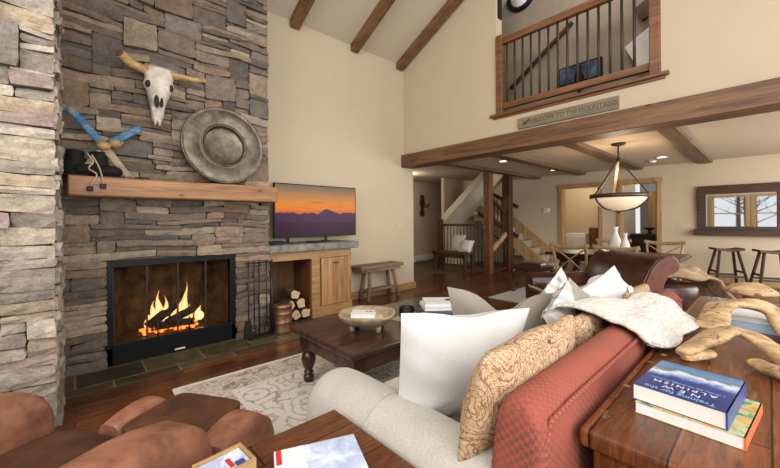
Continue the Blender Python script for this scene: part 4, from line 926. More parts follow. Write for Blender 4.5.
# rooms beyond the doorways
o = thing('laundry_cabinet', 'dark vanity cabinet seen through the right doorway', 'cabinet', (11.2, 2.2, 0))
b = MB(); b.box((11.0, 1.75, 0), (11.5, 2.5, .86)); b.obj('body', 'darkdining', o, bev=.01); b = MB(); b.box((10.97, 1.72, .86), (11.52, 2.52, .9)); b.obj('top', 'bronze', o, bev=.004)
o = MB().lathe((11.2, 2.15, .902), [(0, 0), (.06, 0), (.02, .03), (.02, .08), (.1, .12), (.16, .16), (.14, .16), (.08, .13), (0, .12)], 20).obj('footed_bowl', 'black_matt'); tag(o, 'dark footed bowl on the vanity in the right doorway', 'bowl')
o = thing('wooden_door', 'open wooden door standing inside the right doorway', 'door', (11.9, 2.1, 0))
b = MB(); b.box((11.9, 1.85, 0), (11.95, 2.3, 2.05)); b.obj('leaf', 'pine_v', o, bev=.006); b = MB(); b.ell((11.87, 2.25, 1.0), (.03, .03, .03)); b.obj('knob', 'iron', o)
o = thing('white_chest', 'white low cabinet seen through the left doorway', 'cabinet', (11.2, 3.9, 0))
b = MB(); b.box((11.0, 3.62, 0), (11.5, 4.2, .88)); b.obj('body', 'white_trim', o, bev=.02); b = MB(); b.box((10.98, 3.65, .1), (11.0, 4.17, .8)); b.obj('door', 'white_glossy', o, bev=.008)
o = thing('side_chair', 'small brown wooden chair inside the left doorway', 'chair', (10.9, 3.2, 0))
b = MB(); b.box((10.7, 3.3, .44), (11.1, 3.56, .48)); b.obj('seat', 'post', o, bev=.01); b = MB(); b.box((11.06, 3.3, .48), (11.1, 3.56, 1.05)); b.obj('backrest', 'post', o, bev=.01)
for x in (10.73, 11.07):
    for y in (3.33, 3.53): b = MB(); b.box((x-.02, y-.02, 0), (x+.02, y+.02, .44)); b.obj('leg', 'post', o)
#@@PART5
# ------------------------------------------------------------------ leather settee (far) and fur ottoman
# local frame: back axis e1 goes away from the camera, e2 = facing
e1 = Vector((.645, .764, 0)); e2 = Vector((-.764, .645, 0)); O = Vector((4.47, .785, 0))
se = thing('leather_settee', 'dark brown leather settee with high rolled back beyond the sofa', 'settee', tuple(O))
W_ = lambda u, v, z: O+e1*u+e2*v+Vector((0, 0, z))        # u along back, v towards the front
prof = [(-.02, .12), (-.05, .4), (-.10, .62), (-.14, .70), (-.20, .73), (-.255, .76), (-.27, .82), (-.245, .875), (-.19, .905), (-.12, .90), (-.04, .86), (.04, .76), (.12, .58), (.17, .42), (.19, .12)]
b = MB(); RG = [[W_(u, v+.06, z-.0) for v, z in prof] for u in (0.03, .35, .7, 1.02)]; b.rings(RG, True); b.obj('backrest', 'leather_dark', se, bev=.01)
b = MB().prism([(v+.06, z) for v, z in prof], lambda v, z, t: W_(t, v, z), -.035, .028); b.obj('side_panel', 'leather_side', se, bev=.012)
pc_ = [Vector((v+.06, z)) for v, z in prof]
b = MB(); b.tube([W_(.0, v+.06, z) for v, z in prof[3:14]], .012, 8); b.obj('piping', 'leather_dark', se)
b = MB(); RG = [[W_(u, v, z) for v, z in ((.12, .16), (.12, .47), (.5, .50), (.88, .49), (.95, .44), (.95, .16))] for u in (.02, .5, 1.0)]; b.rings(RG, True, False); b.obj('seat', 'leather_dark', se, bev=.03)
for u in (.08, .94):
    for v in (.0, .88): b = MB(); p = W_(u, v, 0); b.lathe(p, [(0, 0), (.025, 0), (.035, .1), (.03, .17), (0, .17)], 12); b.obj('foot', 'darkdining', se)
b = MB(); RG = [[W_(u, v, z) for u, z in ((.86, .2), (.86, .50), (.88, .56), (.95, .60), (1.03, .60), (1.09, .56), (1.1, .5), (1.08, .2))] for v in (.14, .5, .93)]; b.rings(RG, True); b.obj('armrest', 'leather_dark', se, bev=.01)
ot = thing('leather_ottoman', 'dark leather ottoman right of the settee under a fur throw', 'ottoman', (5.1, .72, 0))
Q0 = Vector((4.86, .86, 0)); g1 = Vector((.73, -.68, 0)); g2 = Vector((.68, .73, 0))
G = lambda u, v, z: Q0+g1*u+g2*v+Vector((0, 0, z))
def cushion(fn, nu, nv, b, e=4, dome=.05): 
    b.grid(lambda u, v: fn(u, v, dome*(1-(2*u-1)**e)*(1-(2*v-1)**e)), nu, nv)
b = MB(); RG = []
for z, k in ((.28, .97), (.30, 1.0), (.40, 1.02), (.49, 1.0), (.53, .93), (.55, .6), (.555, .01)):
    RG.append([G(.29+.31*k*cos(a)*min(1, 1.25/max(abs(cos(a)), abs(sin(a)))**.5/1.25*1.0), .26+.27*k*sin(a)/max(abs(cos(a)), abs(sin(a)))**.5, z) for a in [2*pi*q/28 for q in range(28)]])
b.rings(RG, True); b.obj('cushion', 'leather_dark', ot)
b = MB(); b.add([G(u, v, z) for z in (.16, .30) for u, v in ((.02, .03), (.56, .03), (.56, .5), (.02, .5))], [(0, 1, 2, 3), (4, 5, 6, 7), (0, 1, 5, 4), (1, 2, 6, 5), (2, 3, 7, 6), (3, 0, 4, 7)]); b.obj('base', 'darkdining', ot, bev=.01)
for u in (.05, .53):
    for v in (.06, .46): b = MB(); b.lathe(G(u, v, 0), [(0, 0), (.022, 0), (.035, .1), (.03, .17), (0, .17)], 12); b.obj('foot', 'darkdining', ot)
b = MB()
def furf(u, v):
    # sheet running along g1 over the back half of the ottoman and down its right side to the floor
    s = u*1.45; w = .08+v*.50
    if s < .66: p = G(-.05+s, w+.03*sin(s*9), .60+.125*sin(v*2.2)+.02*sin(s*6))
    else:
        t = (s-.66); a = min(t/.14, 1); p = G(.61+.15*sin(a*pi/2)+max(0, t-.12)*.10, w-t*.50, .60+.125*sin(v*2.2)*(1-a*.6)-.07*(1-cos(a*pi/2))-max(0, t-.10)*.58)
    p.z += .02*nz((u*7, v*6, 2))+.008*nz((u*40, v*30, 5)); p += g2*.03*nz((u*6, v*3, 9))+g1*.02*nz((u*30, v*30, 1))
    return p
b.grid(furf, 60, 26); o = b.obj('fur_throw', 'fur'); sm = o.modifiers.new('thick', 'SOLIDIFY'); sm.thickness = .035; sm.offset = 0; tag(o, 'tan and cream fur pelt draped over the dark leather ottoman', 'fur throw')
# ------------------------------------------------------------------ rug, coffee table
rg = MB().box((-1.75, -1.06, .001), (1.75, 1.06, .012)).obj('area_rug', 'rug'); rg.location = (2.28, 2.02, 0); rg.rotation_euler = (0, 0, radians(-1.2)); tag(rg, 'cream and taupe floral patterned area rug under the coffee table', 'rug')
ct = thing('coffee_table', 'dark glossy wooden coffee table with heavy turned legs', 'coffee table', (2.1, 2.19, .012))
tx0, tx1, ty0, ty1 = 1.28, 2.92, 1.76, 2.62
b = MB(); b.box((tx0, ty0, .415), (tx1, ty1, .455)); b.obj('tabletop', 'walnut', ct, bev=.012)
b = MB()
for a, c in (((tx0+.07, ty0+.07), (tx1-.07, ty0+.1)), ((tx0+.07, ty1-.1), (tx1-.07, ty1-.07)), ((tx0+.07, ty0+.1), (tx0+.1, ty1-.1)), ((tx1-.1, ty0+.1), (tx1-.07, ty1-.1))): b.box((a[0], a[1], .29), (c[0], c[1], .415))
b.obj('apron', 'walnut', ct)
for x in (tx0+.11, tx1-.11):
    for y in (ty0+.11, ty1-.11):
        b = MB(); b.box((x-.05, y-.05, .29), (x+.05, y+.05, .414)); b.lathe((x, y, .012), [(0, 0), (.03, 0), (.042, .02), (.042, .05), (.028, .065), (.04, .08), (.028, .095), (.045, .13), (.058, .18), (.05, .225), (.035, .24), (.05, .25), (.05, .265), (.04, .28), (0, .28)], 20); b.obj('leg', 'walnut_z', ct, bev=.003)
# oval bowl on feet
bw = thing('oval_tray_bowl', 'footed oval pale wooden bowl holding two small books on coffee table', 'bowl', (1.72, 2.14, .456))
A = Vector((.66, -.75, 0)).normalized(); Bv = Vector((.75, .66, 0)).normalized(); ctr = Vector((1.70, 2.14, 0))
b = MB(); RG = []
for r_, z in ((.05, .505), (.70, .505), (.86, .52), (1.0, .56), (1.03, .575), (1.0, .585), (.9, .57), (.8, .54), (.65, .525), (.02, .522)):
    ring = []
    for q in range(40):
        a = 2*pi*q/40; ca, sa = cos(a), sin(a); k = 1/((abs(ca)**2.6+abs(sa)**2.6)**(1/2.6)); ring.append(ctr+A*ca*k*.215*r_+Bv*sa*k*.20*r_+Vector((0, 0, z)))
    RG.append(ring)
b.rings(RG, True); b.obj('basin', 'bowlwood', bw)
for q in ((-.1, -.09), (.1, -.09), (-.1, .09), (.1, .09)):
    b = MB(); p = ctr+A*q[0]+Bv*q[1]; b.tube([p+Vector((0, 0, .456)), p+Vector((0, 0, .51))], [.02, .026], 8); b.obj('foot', 'bowlwood', bw)
def book(label, c, X, wx, wy, t, cover, grp=None, spine=True, cat='book', pages='paper', sp_mat=None):
    # c = centre of the underside; X = direction of the width wx
    X = Vector(X).normalized(); Yv = Vector((-X.y, X.x, 0)); ang = atan2(X.y, X.x)
    o_ = thing('book', label, cat, c, ang, grp); 
    L = lambda x, y, z: Vector(c)+X*x+Yv*y+Vector((0, 0, z))
    def bx(x0, y0, z0, x1, y1, z1): return MB().add([L(x, y, z) for z in (z0, z1) for y in (y0, y1) for x in (x0, x1)], [(0, 2, 3, 1), (4, 5, 7, 6), (0, 1, 5, 4), (2, 6, 7, 3), (0, 4, 6, 2), (1, 3, 7, 5)])
    e = .003
    bx(-wx/2, -wy/2, 0, wx/2, wy/2, .002).obj('back_cover', cover, o_); bx(-wx/2, -wy/2, t-.002, wx/2, wy/2, t).obj('front_cover', cover, o_)
    bx(-wx/2+e, -wy/2+e, .002, wx/2-e, wy/2-.001, t-.002).obj('pages', pages, o_)
    bx(-wx/2, wy/2-.0012, 0, wx/2, wy/2+.0005, t).obj('spine', sp_mat or cover, o_)
    return o_
bk1 = book('beige hardback lying in the oval wooden bowl', (1.69, 2.10, .528), (.86, -.5, 0), .22, .15, .022, 'beige_cover')
bk2 = book('white hardback on top of the beige book in the bowl', (1.68, 2.16, .552), (.72, -.7, 0), .19, .13, .030, 'cover_white')
b = MB()
text('cover_title', 'ART', .05, frame((1.73, 2.13, .5825), (.72, -.7, 0), (.7, .72, 0)), 'ink', bk2, .0004)
mg = thing('black_mug', 'short black candle jar standing on a cream cloth on the coffee table', 'candle jar', (2.12, 2.13, .46))
b = MB().lathe((2.13, 2.13, .461), [(0, 0), (.062, 0), (.066, .01), (.066, .085), (.06, .09), (.056, .085), (.056, .03), (0, .03)], 28); b.obj('jar', 'black', mg)
b = MB().lathe((2.13, 2.13, .492), [(0, 0), (.055, 0), (.055, .025), (0, .025)], 24); b.obj('candle', 'bluegrey_box', mg)
b = MB().add([(1.98, 2.18, .456), (2.06, 1.94, .456), (2.34, 2.02, .456), (2.28, 2.26, .456), (1.98, 2.18, .4605), (2.06, 1.94, .4605), (2.34, 2.02, .4605), (2.28, 2.26, .4605)], [(0, 1, 2, 3), (4, 5, 6, 7), (0, 1, 5, 4), (1, 2, 6, 5), (2, 3, 7, 6), (3, 0, 4, 7)])
tag(b.obj('table_cloth', 'beige_cover'), 'small cream cloth under the black candle jar', 'cloth')
db = thing('storage_box', 'dark grey box under white books at the far coffee table end', 'box', (2.3, 1.92, .456))
b = MB(); b.box((2.14, 1.74, .456), (2.46, 2.04, .545), .25); b.obj('body', 'bluegrey_box', db, bev=.006); b = MB(); b.box((2.135, 1.735, .545), (2.465, 2.045, .56), .25); b.obj('lid', 'bluegrey_box', db, bev=.004)
X_ = (.8, -.6, 0)
book('white large book on the dark box, lower of the two', (2.30, 1.90, .561), X_, .31, .25, .028, 'cover_white', pages='paper', sp_mat='navy')
bt = book('white large book with a small dark picture, upper of two', (2.31, 1.90, .590), (.74, -.67, 0), .29, .23, .026, 'cover_white')
MB().add([(2.33, 1.86, .6165), (2.40, 1.80, .6165), (2.44, 1.85, .6165), (2.37, 1.91, .6165), (2.33, 1.86, .6175), (2.40, 1.80, .6175), (2.44, 1.85, .6175), (2.37, 1.91, .6175)], [(0, 1, 2, 3), (4, 5, 6, 7), (0, 1, 5, 4), (1, 2, 6, 5), (2, 3, 7, 6), (3, 0, 4, 7)]).obj('cover_picture', 'ink', bt)
# ------------------------------------------------------------------ leather armchair + ottoman at the left
d1 = Vector((cos(radians(33)), sin(radians(33)), 0)); n1 = Vector((-d1.y, d1.x, 0))
C_ = lambda d, n, z: d1*d+n1*n+Vector((0, 0, z))
ch = thing('leather_armchair', 'rust brown distressed leather armchair with fat rounded arms facing the table', 'armchair', tuple(C_(.65, 1.36, 0)))
def arm(n0, n1_, d0, dE, top, name, mat, root, low=.10):
    b = MB(); RG = []; w = n1_-n0; c = (n0+n1_)/2
    def ring(d, sc, zt):
        r = []
        for q in range(36):
            a = 2*pi*(q+.5)/36; x = cos(a); z = sin(a); k = .5
            xx = (abs(x)**.42)*(1 if x > 0 else -1)*w/2*sc; zz = (abs(z)**.42)*(1 if z > 0 else -1)
            hz = (zt-low)/2; r.append(C_(d, c+xx, low+hz+hz*zz*(1 if z > 0 else 1)*(.5+.5*sc)))
        return r
    N = 12
    for i in range(N+1):
        t = i/N; d = d0+(dE-d0)*t; zt = top+.03*sin(t*pi*.9)-.06*max(0, t-.8)*5*.5
        RG.append(ring(d, 1, zt))
    RG.append(ring(dE+.03, .97, top-.04)); RG.append(ring(dE+.055, .86, top-.075)); RG.append(ring(dE+.064, .6, top-.15))
    b.rings(RG, True); o_ = b.obj(name, mat, root, sub=0)
    return o_
arm(.93, 1.16, .22, 1.00, .61, 'armrest', 'leather_rust', ch); arm(1.76, 1.97, .22, 1.02, .61, 'armrest', 'leather_rust', ch)
def softbox(d0, dE, n0, n1_, z0, z1, r=.05, dome=.03):
    b = MB(); RG = []
    for z, ins in ((z0, .012), (z0+.02, 0), (z1-r, 0), (z1-r*.4, r*.25), (z1-r*.1, r*.7), (z1, r*1.4)):
        ring = []
        for q in range(40):
            a = 2*pi*q/40; ca, sa = cos(a), sin(a); k = 1/((abs(ca)**7+abs(sa)**7)**(1/7))
            ring.append(C_((d0+dE)/2+ca*k*((dE-d0)/2-ins), (n0+n1_)/2+sa*k*((n1_-n0)/2-ins), z))
        RG.append(ring)
    for s in (.75, .4, .05):
        ring = []
        for q in range(40):
            a = 2*pi*q/40; ca, sa = cos(a), sin(a); k = 1/((abs(ca)**7+abs(sa)**7)**(1/7))
            ring.append(C_((d0+dE)/2+ca*k*((dE-d0)/2-r*1.4)*s, (n0+n1_)/2+sa*k*((n1_-n0)/2-r*1.4)*s, z1+dome*(1-s*s)))
        RG.append(ring)
    return b.rings(RG, True)
softbox(.25, 1.09, 1.165, 1.755, .20, .445, .04, .02).obj('seat_cushion', 'leather_seat', ch)
softbox(.22, .98, 1.0, 1.93, .06, .20, .02, 0).obj('base', 'leather_rust', ch)
softbox(.02, .26, .98, 1.95, .08, .86, .1, .01).obj('backrest', 'leather_rust', ch)
for d_, n_ in ((.1, 1.05), (.1, 1.88), (.9, 1.05), (.9, 1.88)): MB().lathe(C_(d_, n_, 0), [(0, 0), (.02, 0), (.028, .07), (0, .07)], 12).obj('foot', 'walnut_z', ch)
oo = thing('leather_ottoman', 'rust brown leather ottoman with dark top in front of the armchair', 'ottoman', tuple(C_(1.28, 1.33, 0)))
arm(.95, 1.125, 1.13, 1.41, .425, 'side_bolster', 'leather_rust', oo, .07); arm(1.49, 1.61, 1.13, 1.40, .43, 'side_bolster', 'leather_rust', oo, .07)
softbox(1.12, 1.455, 1.115, 1.50, .1, .432, .008, .006).obj('seat_cushion', 'leather_seat', oo)
for d_, n_ in ((1.17, 1.03), (1.17, 1.55), (1.38, 1.03), (1.38, 1.55)): MB().lathe(C_(d_, n_, 0), [(0, 0), (.02, 0), (.028, .08), (0, .08)], 12).obj('foot', 'walnut_z', oo)
# ------------------------------------------------------------------ side table, box, book
sd = thing('side_table', 'rustic plank-top wooden side table between the armchair and grey sofa arm', 'side table', (.4, .82, 0))
b = MB(); b.box((.05, .52, .56), (.715, 1.10, .60)); b.obj('tabletop', 'plank_x', sd, bev=.006)
b = MB(); b.box((.09, .56, .46), (.69, 1.06, .56)); b.obj('apron', 'plank_x', sd)
for x in (.12, .655):
    for y in (.59, 1.03): b = MB(); b.box((x-.03, y-.03, 0), (x+.03, y+.03, .46)); b.obj('leg', 'walnut_z', sd, bev=.004)
pb = thing('photo_box', 'small open pine box holding picture cards on the side table', 'box', (.3, 1.0, .6))
ang = radians(5); PB = lambda x, y, z: Vector((.298+x*cos(ang)-y*sin(ang), 1.0+x*sin(ang)+y*cos(ang), z))
b = MB()
def pbx(b, x0, y0, z0, x1, y1, z1): b.add([PB(x, y, z) for z in (z0, z1) for y in (y0, y1) for x in (x0, x1)], [(0, 2, 3, 1), (4, 5, 7, 6), (0, 1, 5, 4), (2, 6, 7, 3), (0, 4, 6, 2), (1, 3, 7, 5)])
for q in ((-.065, -.05, .601, .065, -.042, .65), (-.065, .042, .601, .065, .05, .65), (-.065, -.042, .601, -.057, .042, .65), (.057, -.042, .601, .065, .042, .65), (-.057, -.042, .601, .057, .042, .606)): pbx(b, *q)
b.obj('tray', 'boxwood', pb)
b = MB(); pbx(b, -.055, -.04, .607, .055, .04, .643); o = b.obj('picture_cards', 'cover_map', None); tag(o, 'stack of picture cards with red and blue marks inside pine box', 'cards')
o2 = MB(); pbx(o2, .005, -.028, .6432, .018, .015, .6438); pbx(o2, -.03, -.03, .6432, .0, -.02, .6438); o2.obj('red_mark', 'red_ink', o)
o2 = MB(); pbx(o2, .02, -.035, .6432, .045, -.012, .6438); o2.obj('blue_mark', 'navy', o)
mb_ = book('white book with pale blue mountain cover and red tab on side table', (.485, .80, .602), (.93, -.37, 0), .24, .30, .022, 'cover_map', sp_mat='cover_white')
L2 = lambda x, y, z: Vector((.485, .80, z))+Vector((.93, -.37, 0)).normalized()*x+Vector((.37, .93, 0)).normalized()*y
def flat(b, x0, y0, x1, y1, z, L): b.add([L(x, y, zz) for zz in (z, z+.0006) for y in (y0, y1) for x in (x0, x1)], [(0, 2, 3, 1), (4, 5, 7, 6), (0, 1, 5, 4), (2, 6, 7, 3), (0, 4, 6, 2), (1, 3, 7, 5)])
b = MB(); flat(b, -.12, -.15, -.035, .15, .6241, L2); b.obj('white_band', 'cover_white', mb_)
b = MB(); flat(b, -.115, .085, -.10, .15, .6249, L2); b.obj('red_tab', 'red_ink', mb_)
# ------------------------------------------------------------------ sofa
sf = thing('sofa', 'long sofa with grey chenille arm and red woven back in the foreground', 'sofa', (1.8, .8, 0))
b = MB(); ap = []
RG = []
def armring(y, sc=1, dz=0):
    r = []
    P_ = [(.735, .06), (.728, .3), (.725, .46), (.74, .55), (.785, .61), (.86, .642), (.94, .632), (.995, .59), (1.01, .52), (1.01, .3), (1.01, .06)]
    cx, cz = .87, .42
    for x, z in P_: r.append(Vector((cx+(x-cx)*sc, y, (cz+(z-cz)*sc if z > .1 else z)+dz*(z > .1))))
    return r
for y, s_ in ((.40, 1), (.6, 1), (.8, 1), (1.0, 1), (1.2, 1), (1.30, .99), (1.35, .95), (1.38, .85), (1.39, .6)): RG.append(armring(y, s_))
b.rings(RG, True); b.obj('armrest', 'chenille', sf, sub=1)
b = MB(); b.tube([Vector(((p.x-.87)*1.004+.87, .98, (p.z-.42)*1.002+.42)) for p in armring(1.0)][1:9], .002, 6); b.obj('arm_seam', 'chenille', sf)
b = MB(); RG = [[Vector((x, p.y if 0 else (2.83+(p.x-.855)), p.z)) for p in [Vector((0, 0, 0))]] for x in (0,)]
b = MB(); RG = []
for y, s_ in ((.40, 1), (.8, 1), (1.2, 1), (1.385, .95), (1.42, .6)): RG.append([Vector((3.62-p.x, p.y, p.z)) for p in armring(y, s_)])
b.rings(RG, True); b.obj('armrest', 'chenille', sf, sub=1)
b = MB(); b.box((.985, .55, .06), (2.64, 1.34, .30)); b.obj('base', 'chenille', sf, bev=.02)
for k in range(3): b = MB(); x = .99+k*.55; b.box((x, .58, .30), (x+.545, 1.37, .47)); b.obj('seat_cushion', 'cushion_grey', sf, bev=.045, seg=4)
# red woven back
bp = [(.365, .10), (.360, .5), (.362, .76), (.372, .812), (.40, .842), (.44, .852), (.475, .842), (.50, .80), (.53, .5), (.56, .12)]
def backring(x, sc=1): return [Vector((x, .45+(y-.45)*sc, (z if z < .2 else .45+(z-.45)*(.5+.5*sc)))) for y, z in bp]
b = MB(); b.rings([backring(x, s_) for x, s_ in ((.815, .82), (.825, .95), (.86, 1), (1.2, 1), (1.6, 1), (2.0, 1), (2.4, 1), (2.76, 1), (2.79, .95), (2.805, .8))], True); b.obj('backrest', 'red_check', sf, sub=1)
b = MB(); b.tube([(.845, .378, .12), (.84, .374, .5), (.842, .372, .74), (.87, .368, .80), (1.0, .367, .808), (1.7, .367, .808), (2.5, .367, .808), (2.76, .37, .80)], .007, 8); b.obj('piping', 'red_weave', sf)
for x in (.8, 2.82):
    for y in (.45, 1.3): MB().lathe((x, y, 0), [(0, 0), (.02, 0), (.03, .06), (0, .06)], 12).obj('foot', 'walnut_z', sf)
# cushions
def bolster(label, x0, x1, y0, yb, z0, z1, th, group=None):
    b = MB(); RG = []; N = 26
    for i in range(N+1):
        t = .5-.5*cos(pi*i/N); x = x0+(x1-x0)*t; e = max(1-abs(2*t-1)**3.4, 0)**.5; e = max(e, .02); r = []
        for q in range(24):
            a = 2*pi*q/24; cu, su = cos(a), sin(a); U = (abs(cu)**.7)*(1 if cu > 0 else -1); V = (abs(su)**.8)*(1 if su > 0 else -1)
            mid = (y0+yb)/2; h = (z1-z0)/2
            y = mid+(y0-yb)/2*(-V)*-1*.0+(yb-y0)/2*V+U*th*e*(1-.35*abs(V)); z = z0+h+h*V*(.88+.12*min(1, e*1.6))
            wv = .006*nz((x*8, q*.9, 3)); r.append(Vector((x, y+wv*e, z+.012*e*nz((x*5, q*.2, 7)))))
        RG.append(r)
    b.rings(RG, True); return tag(b.obj('back_cushion', 'paisley'), label, 'cushion', group)
bolster('tan paisley back cushion at the near end of the red sofa back', .80, 1.44, .60, .52, .60, .935, .085, 'tan paisley back cushions')
bolster('tan paisley back cushion mostly hidden under the white throw', 1.47, 2.06, .64, .545, .50, .89, .08, 'tan paisley back cushions')
bolster('tan paisley back cushion peeking out beyond the white throw at the far end', 2.27, 2.74, .60, .54, .50, .885, .085, 'tan paisley back cushions')
pillow('throw_pillow', ((.92, .98, .53), (1.36, .80, .47), (1.45, .70, .92), (.87, .90, .965)), .13, "white_fab", 'large plain white pillow at the near end of the sofa beside the grey arm', 'white throw pillows', chop=.06, ear=.015)
pillow('throw_pillow', ((1.42, 1.06, .47), (1.86, .82, .47), (1.87, .77, .91), (1.30, 1.03, .985)), .075, 'taupe', 'taupe pillow with a dented top right behind the large white pillow', None, chop=.22)
pillow('throw_pillow', ((1.74, .84, .86), (1.9, .82, .60), (2.3, .78, .80), (2.04, .80, 1.03)), .05, 'plaid', 'white and grey plaid pillow with a raised corner behind the taupe pillow', None)
pillow('throw_pillow', ((1.57, .70, .86), (1.72, .645, .60), (2.08, .64, .865), (1.79, .665, 1.015)), .055, 'taupe_stripe', 'taupe pillow with a white plaid edge beside the plaid pillow', None)
o = pillow('throw_pillow', ((1.84, .66, .93), (2.1, .70, .62), (2.66, .58, .79), (2.27, .60, 1.035)), .06, 'white_fab', 'white pillow with one large round button beyond the plaid pillow', 'white throw pillows')
b = MB(); b.lathe((2.36, .545, .885), [(0, .0), (.028, 0), (.03, .006), (.024, .012), (0, .012)], 20, Matrix.Rotation(radians(75), 3, 'X') @ Matrix.Rotation(radians(-30), 3, 'Z')); b.obj('button', 'button', o)
# knitted throw over the back
pfA = [(.74, .80), (.70, .865), (.64, .902), (.57, .910), (.50, .892), (.44, .868), (.39, .862), (.352, .845), (.325, .80), (.27, .768)]
pfB = [(.50, .872), (.485, .876), (.47, .878), (.455, .878), (.44, .877), (.42, .874), (.39, .868), (.352, .85), (.315, .81), (.245, .772)]
def thr(u, v):
    # round the corners of the sheet
    U, V = 2*u-1, 2*v-1; kk = 1-.10*(abs(U)**6)*(abs(V)**6)*2.2; U *= kk; V *= kk; u, v = (U+1)/2, (V+1)/2
    q = min(1, max(0, (u-.25)/.45)); q = q*q*(3-2*q)
    k = v*(len(pfA)-1); i = min(int(k), len(pfA)-2); f = k-i
    y, z = [(pfA[i][c]*(1-f)+pfA[i+1][c]*f)*(1-q)+(pfB[i][c]*(1-f)+pfB[i+1][c]*f)*q for c in (0, 1)]
    x = 1.54+.15*v**1.2+(.76-.0*v)*u+.02*sin(v*5)
    z += (.008*sin(u*15+v*3)*(.3+.7*v)+.006*nz((u*6, v*6, 0)))*(1 if v < .85 else .5)+.002; y += .012*sin(u*14+1)*(v > .6)
    return Vector((x, y, z))
b = MB(); b.grid(thr, 50, 40); o = b.obj('knitted_throw', 'knit'); sm = o.modifiers.new('thick', 'SOLIDIFY'); sm.thickness = .012; sm.offset = 1; tag(o, 'cream knitted throw blanket draped over the red sofa back', 'blanket')
# ------------------------------------------------------------------ console table behind the sofa
cs = thing('console_table', 'long distressed glossy plank table running behind the sofa', 'console table', (2.1, 0, 0))
b = MB(); b.box((.985, -.42, .70), (3.3, .345, .75)); b.obj('tabletop', 'plank_x', cs, bev=.012, seg=3)
b = MB(); b.box((1.01, -.39, .28), (3.27, .32, .70)); b.obj('apron', 'plank_x', cs, bev=.004)
for x in (1.06, 3.2):
    for y in (-.33, .27): b = MB(); b.box((x-.05, y-.05, 0), (x+.05, y+.05, .28)); b.obj('leg', 'walnut_z', cs, bev=.006)
bA = thing('book', 'white paperback with green cover and orange spine under the climbing book', 'book', (1.34, .155, .751), 0, 'books on the console table')
def qbook(root, c, top, bot, pg, spn, tk, name=''):
    pass
def bookq(root, P, z0, z1, cover, pages, spine_edge, spm, inset=.003):
    # P: four corners (x, y) in order; spine_edge: index of the edge that is the spine
    P = [Vector((p[0], p[1], 0)) for p in P]; c = sum(P, Vector())/4
    def slab(k, a, b_): 
        q = [c+(p-c)*k for p in P]; return MB().add([p+Vector((0, 0, a)) for p in q]+[p+Vector((0, 0, b_)) for p in q], [(3, 2, 1, 0), (4, 5, 6, 7), (0, 1, 5, 4), (1, 2, 6, 5), (2, 3, 7, 6), (3, 0, 4, 7)])
    slab(1, z0, z0+.0012).obj('back_cover', pages if 0 else cover, root); slab(1, z1-.0012, z1).obj('front_cover', cover, root); slab(.985, z0+.0012, z1-.0012).obj('pages', pages, root)
    i = spine_edge; a, b_ = P[i], P[(i+1) % 4]; n = (a+b_)/2-c; n.normalize()
    MB().add([a, b_, b_+n*.001, a+n*.001]+[], []) 
    m = MB(); vs = [a-n*.003, b_-n*.003, b_+n*.001, a+n*.001]; m.add([v+Vector((0, 0, z0)) for v in vs]+[v+Vector((0, 0, z1)) for v in vs], [(3, 2, 1, 0), (4, 5, 6, 7), (0, 1, 5, 4), (1, 2, 6, 5), (2, 3, 7, 6), (3, 0, 4, 7)]); m.obj('spine', spm, root)
bookq(bA, [(1.175, .262), (1.44, .238), (1.42, .018), (1.165, .042)], .751, .781, 'cover_green', 'paper', 2, 'orange_spine')
bB = thing('book', 'thick blue climbing book with snowy mountain cover on the console table', 'book', (1.32, .16, .782), 0, 'books on the console table')
Pq = [(1.19, .270), (1.455, .247), (1.437, .05), (1.172, .073)]
bookq(bB, Pq, .782, .825, 'cover_alpine', 'paper', 2, 'navy')
rd = Vector((.018, .197, 0)).normalized(); upv = Vector((-.265, .023, 0)).normalized()      # reading direction, letter tops towards the camera
c0_ = Vector((1.18, .17, 0))
def bt_(s, off, size, mat, side=.0, sx=1, spc=1): 
    p = Vector((1.181, .172, .8254))-upv*off+rd*side; text('title_line', s, size, frame(p, rd, upv), mat, bB, .0002, sx=sx, spc=spc)
bt_('Training for the', .020, .024, 'letter_blue'); bt_('NEW', .048, .024, 'cover_white', 0, 1.1, 1.8); bt_('ALPINISM', .078, .024, 'cover_white', 0, 1.0, 1.45); bt_('A MANUAL FOR THE CLIMBER AS ATHLETE', .10, .0085, 'letter_blue')
# carved driftwood yokes
def yoke(name, label, path, rad, sq, grp, feet, zrot=None):
    t = thing('wooden_yoke', label, 'yoke', (path[len(path)//2][0], path[len(path)//2][1], .751), 0, grp)
    b = MB(); c = curve(path, 40); n = len(c); R_ = [interp([k/(len(rad)-1) for k in range(len(rad))], rad, i/(n-1)) for i in range(n)]
    b.tube(c, R_, 18, sq[0], sq[1], up=(0, 0, 1))
    s_ = hash(label) % 7 if 0 else len(label) % 7
    for i, v in enumerate(b.v): b.v[i] = v+Vector((nz(v*14+Vector((s_, 0, 0))), nz(v*14+Vector((0, s_, 3))), nz(v*13+Vector((5, 0, s_)))))*.016
    b.obj('arch', 'drift', t, sub=1)
    for f in feet:
        m = MB(); m.tube(curve(f[0], 10), [f[1]*x for x in (.5, .8, .95, 1, 1, 1, 1, .95, .9, .75, .4)], 14, 1, .55)
        for i, v in enumerate(m.v): m.v[i] = v+Vector((nz(v*16), nz(v*17), nz(v*15)))*.014
        m.obj('pad', 'drift', t, sub=1)
    return t
yoke('y', 'curved pale wooden yoke nearest the climbing book', [(1.73, .235, .782), (1.775, .21, .797), (1.85, .155, .834), (1.93, .09, .850), (1.915, .03, .835), (1.86, -.02, .808), (1.80, -.10, .788), (1.78, -.16, .785)], [.014, .036, .033, .028, .030, .038, .042, .03], (1.25, .75), 'carved wooden yokes',
     [([(1.735, .23, .772), (1.78, .195, .770), (1.85, .15, .782)], .03), ([(1.84, .05, .775), (1.78, .0, .772), (1.73, -.07, .775)], .034)])
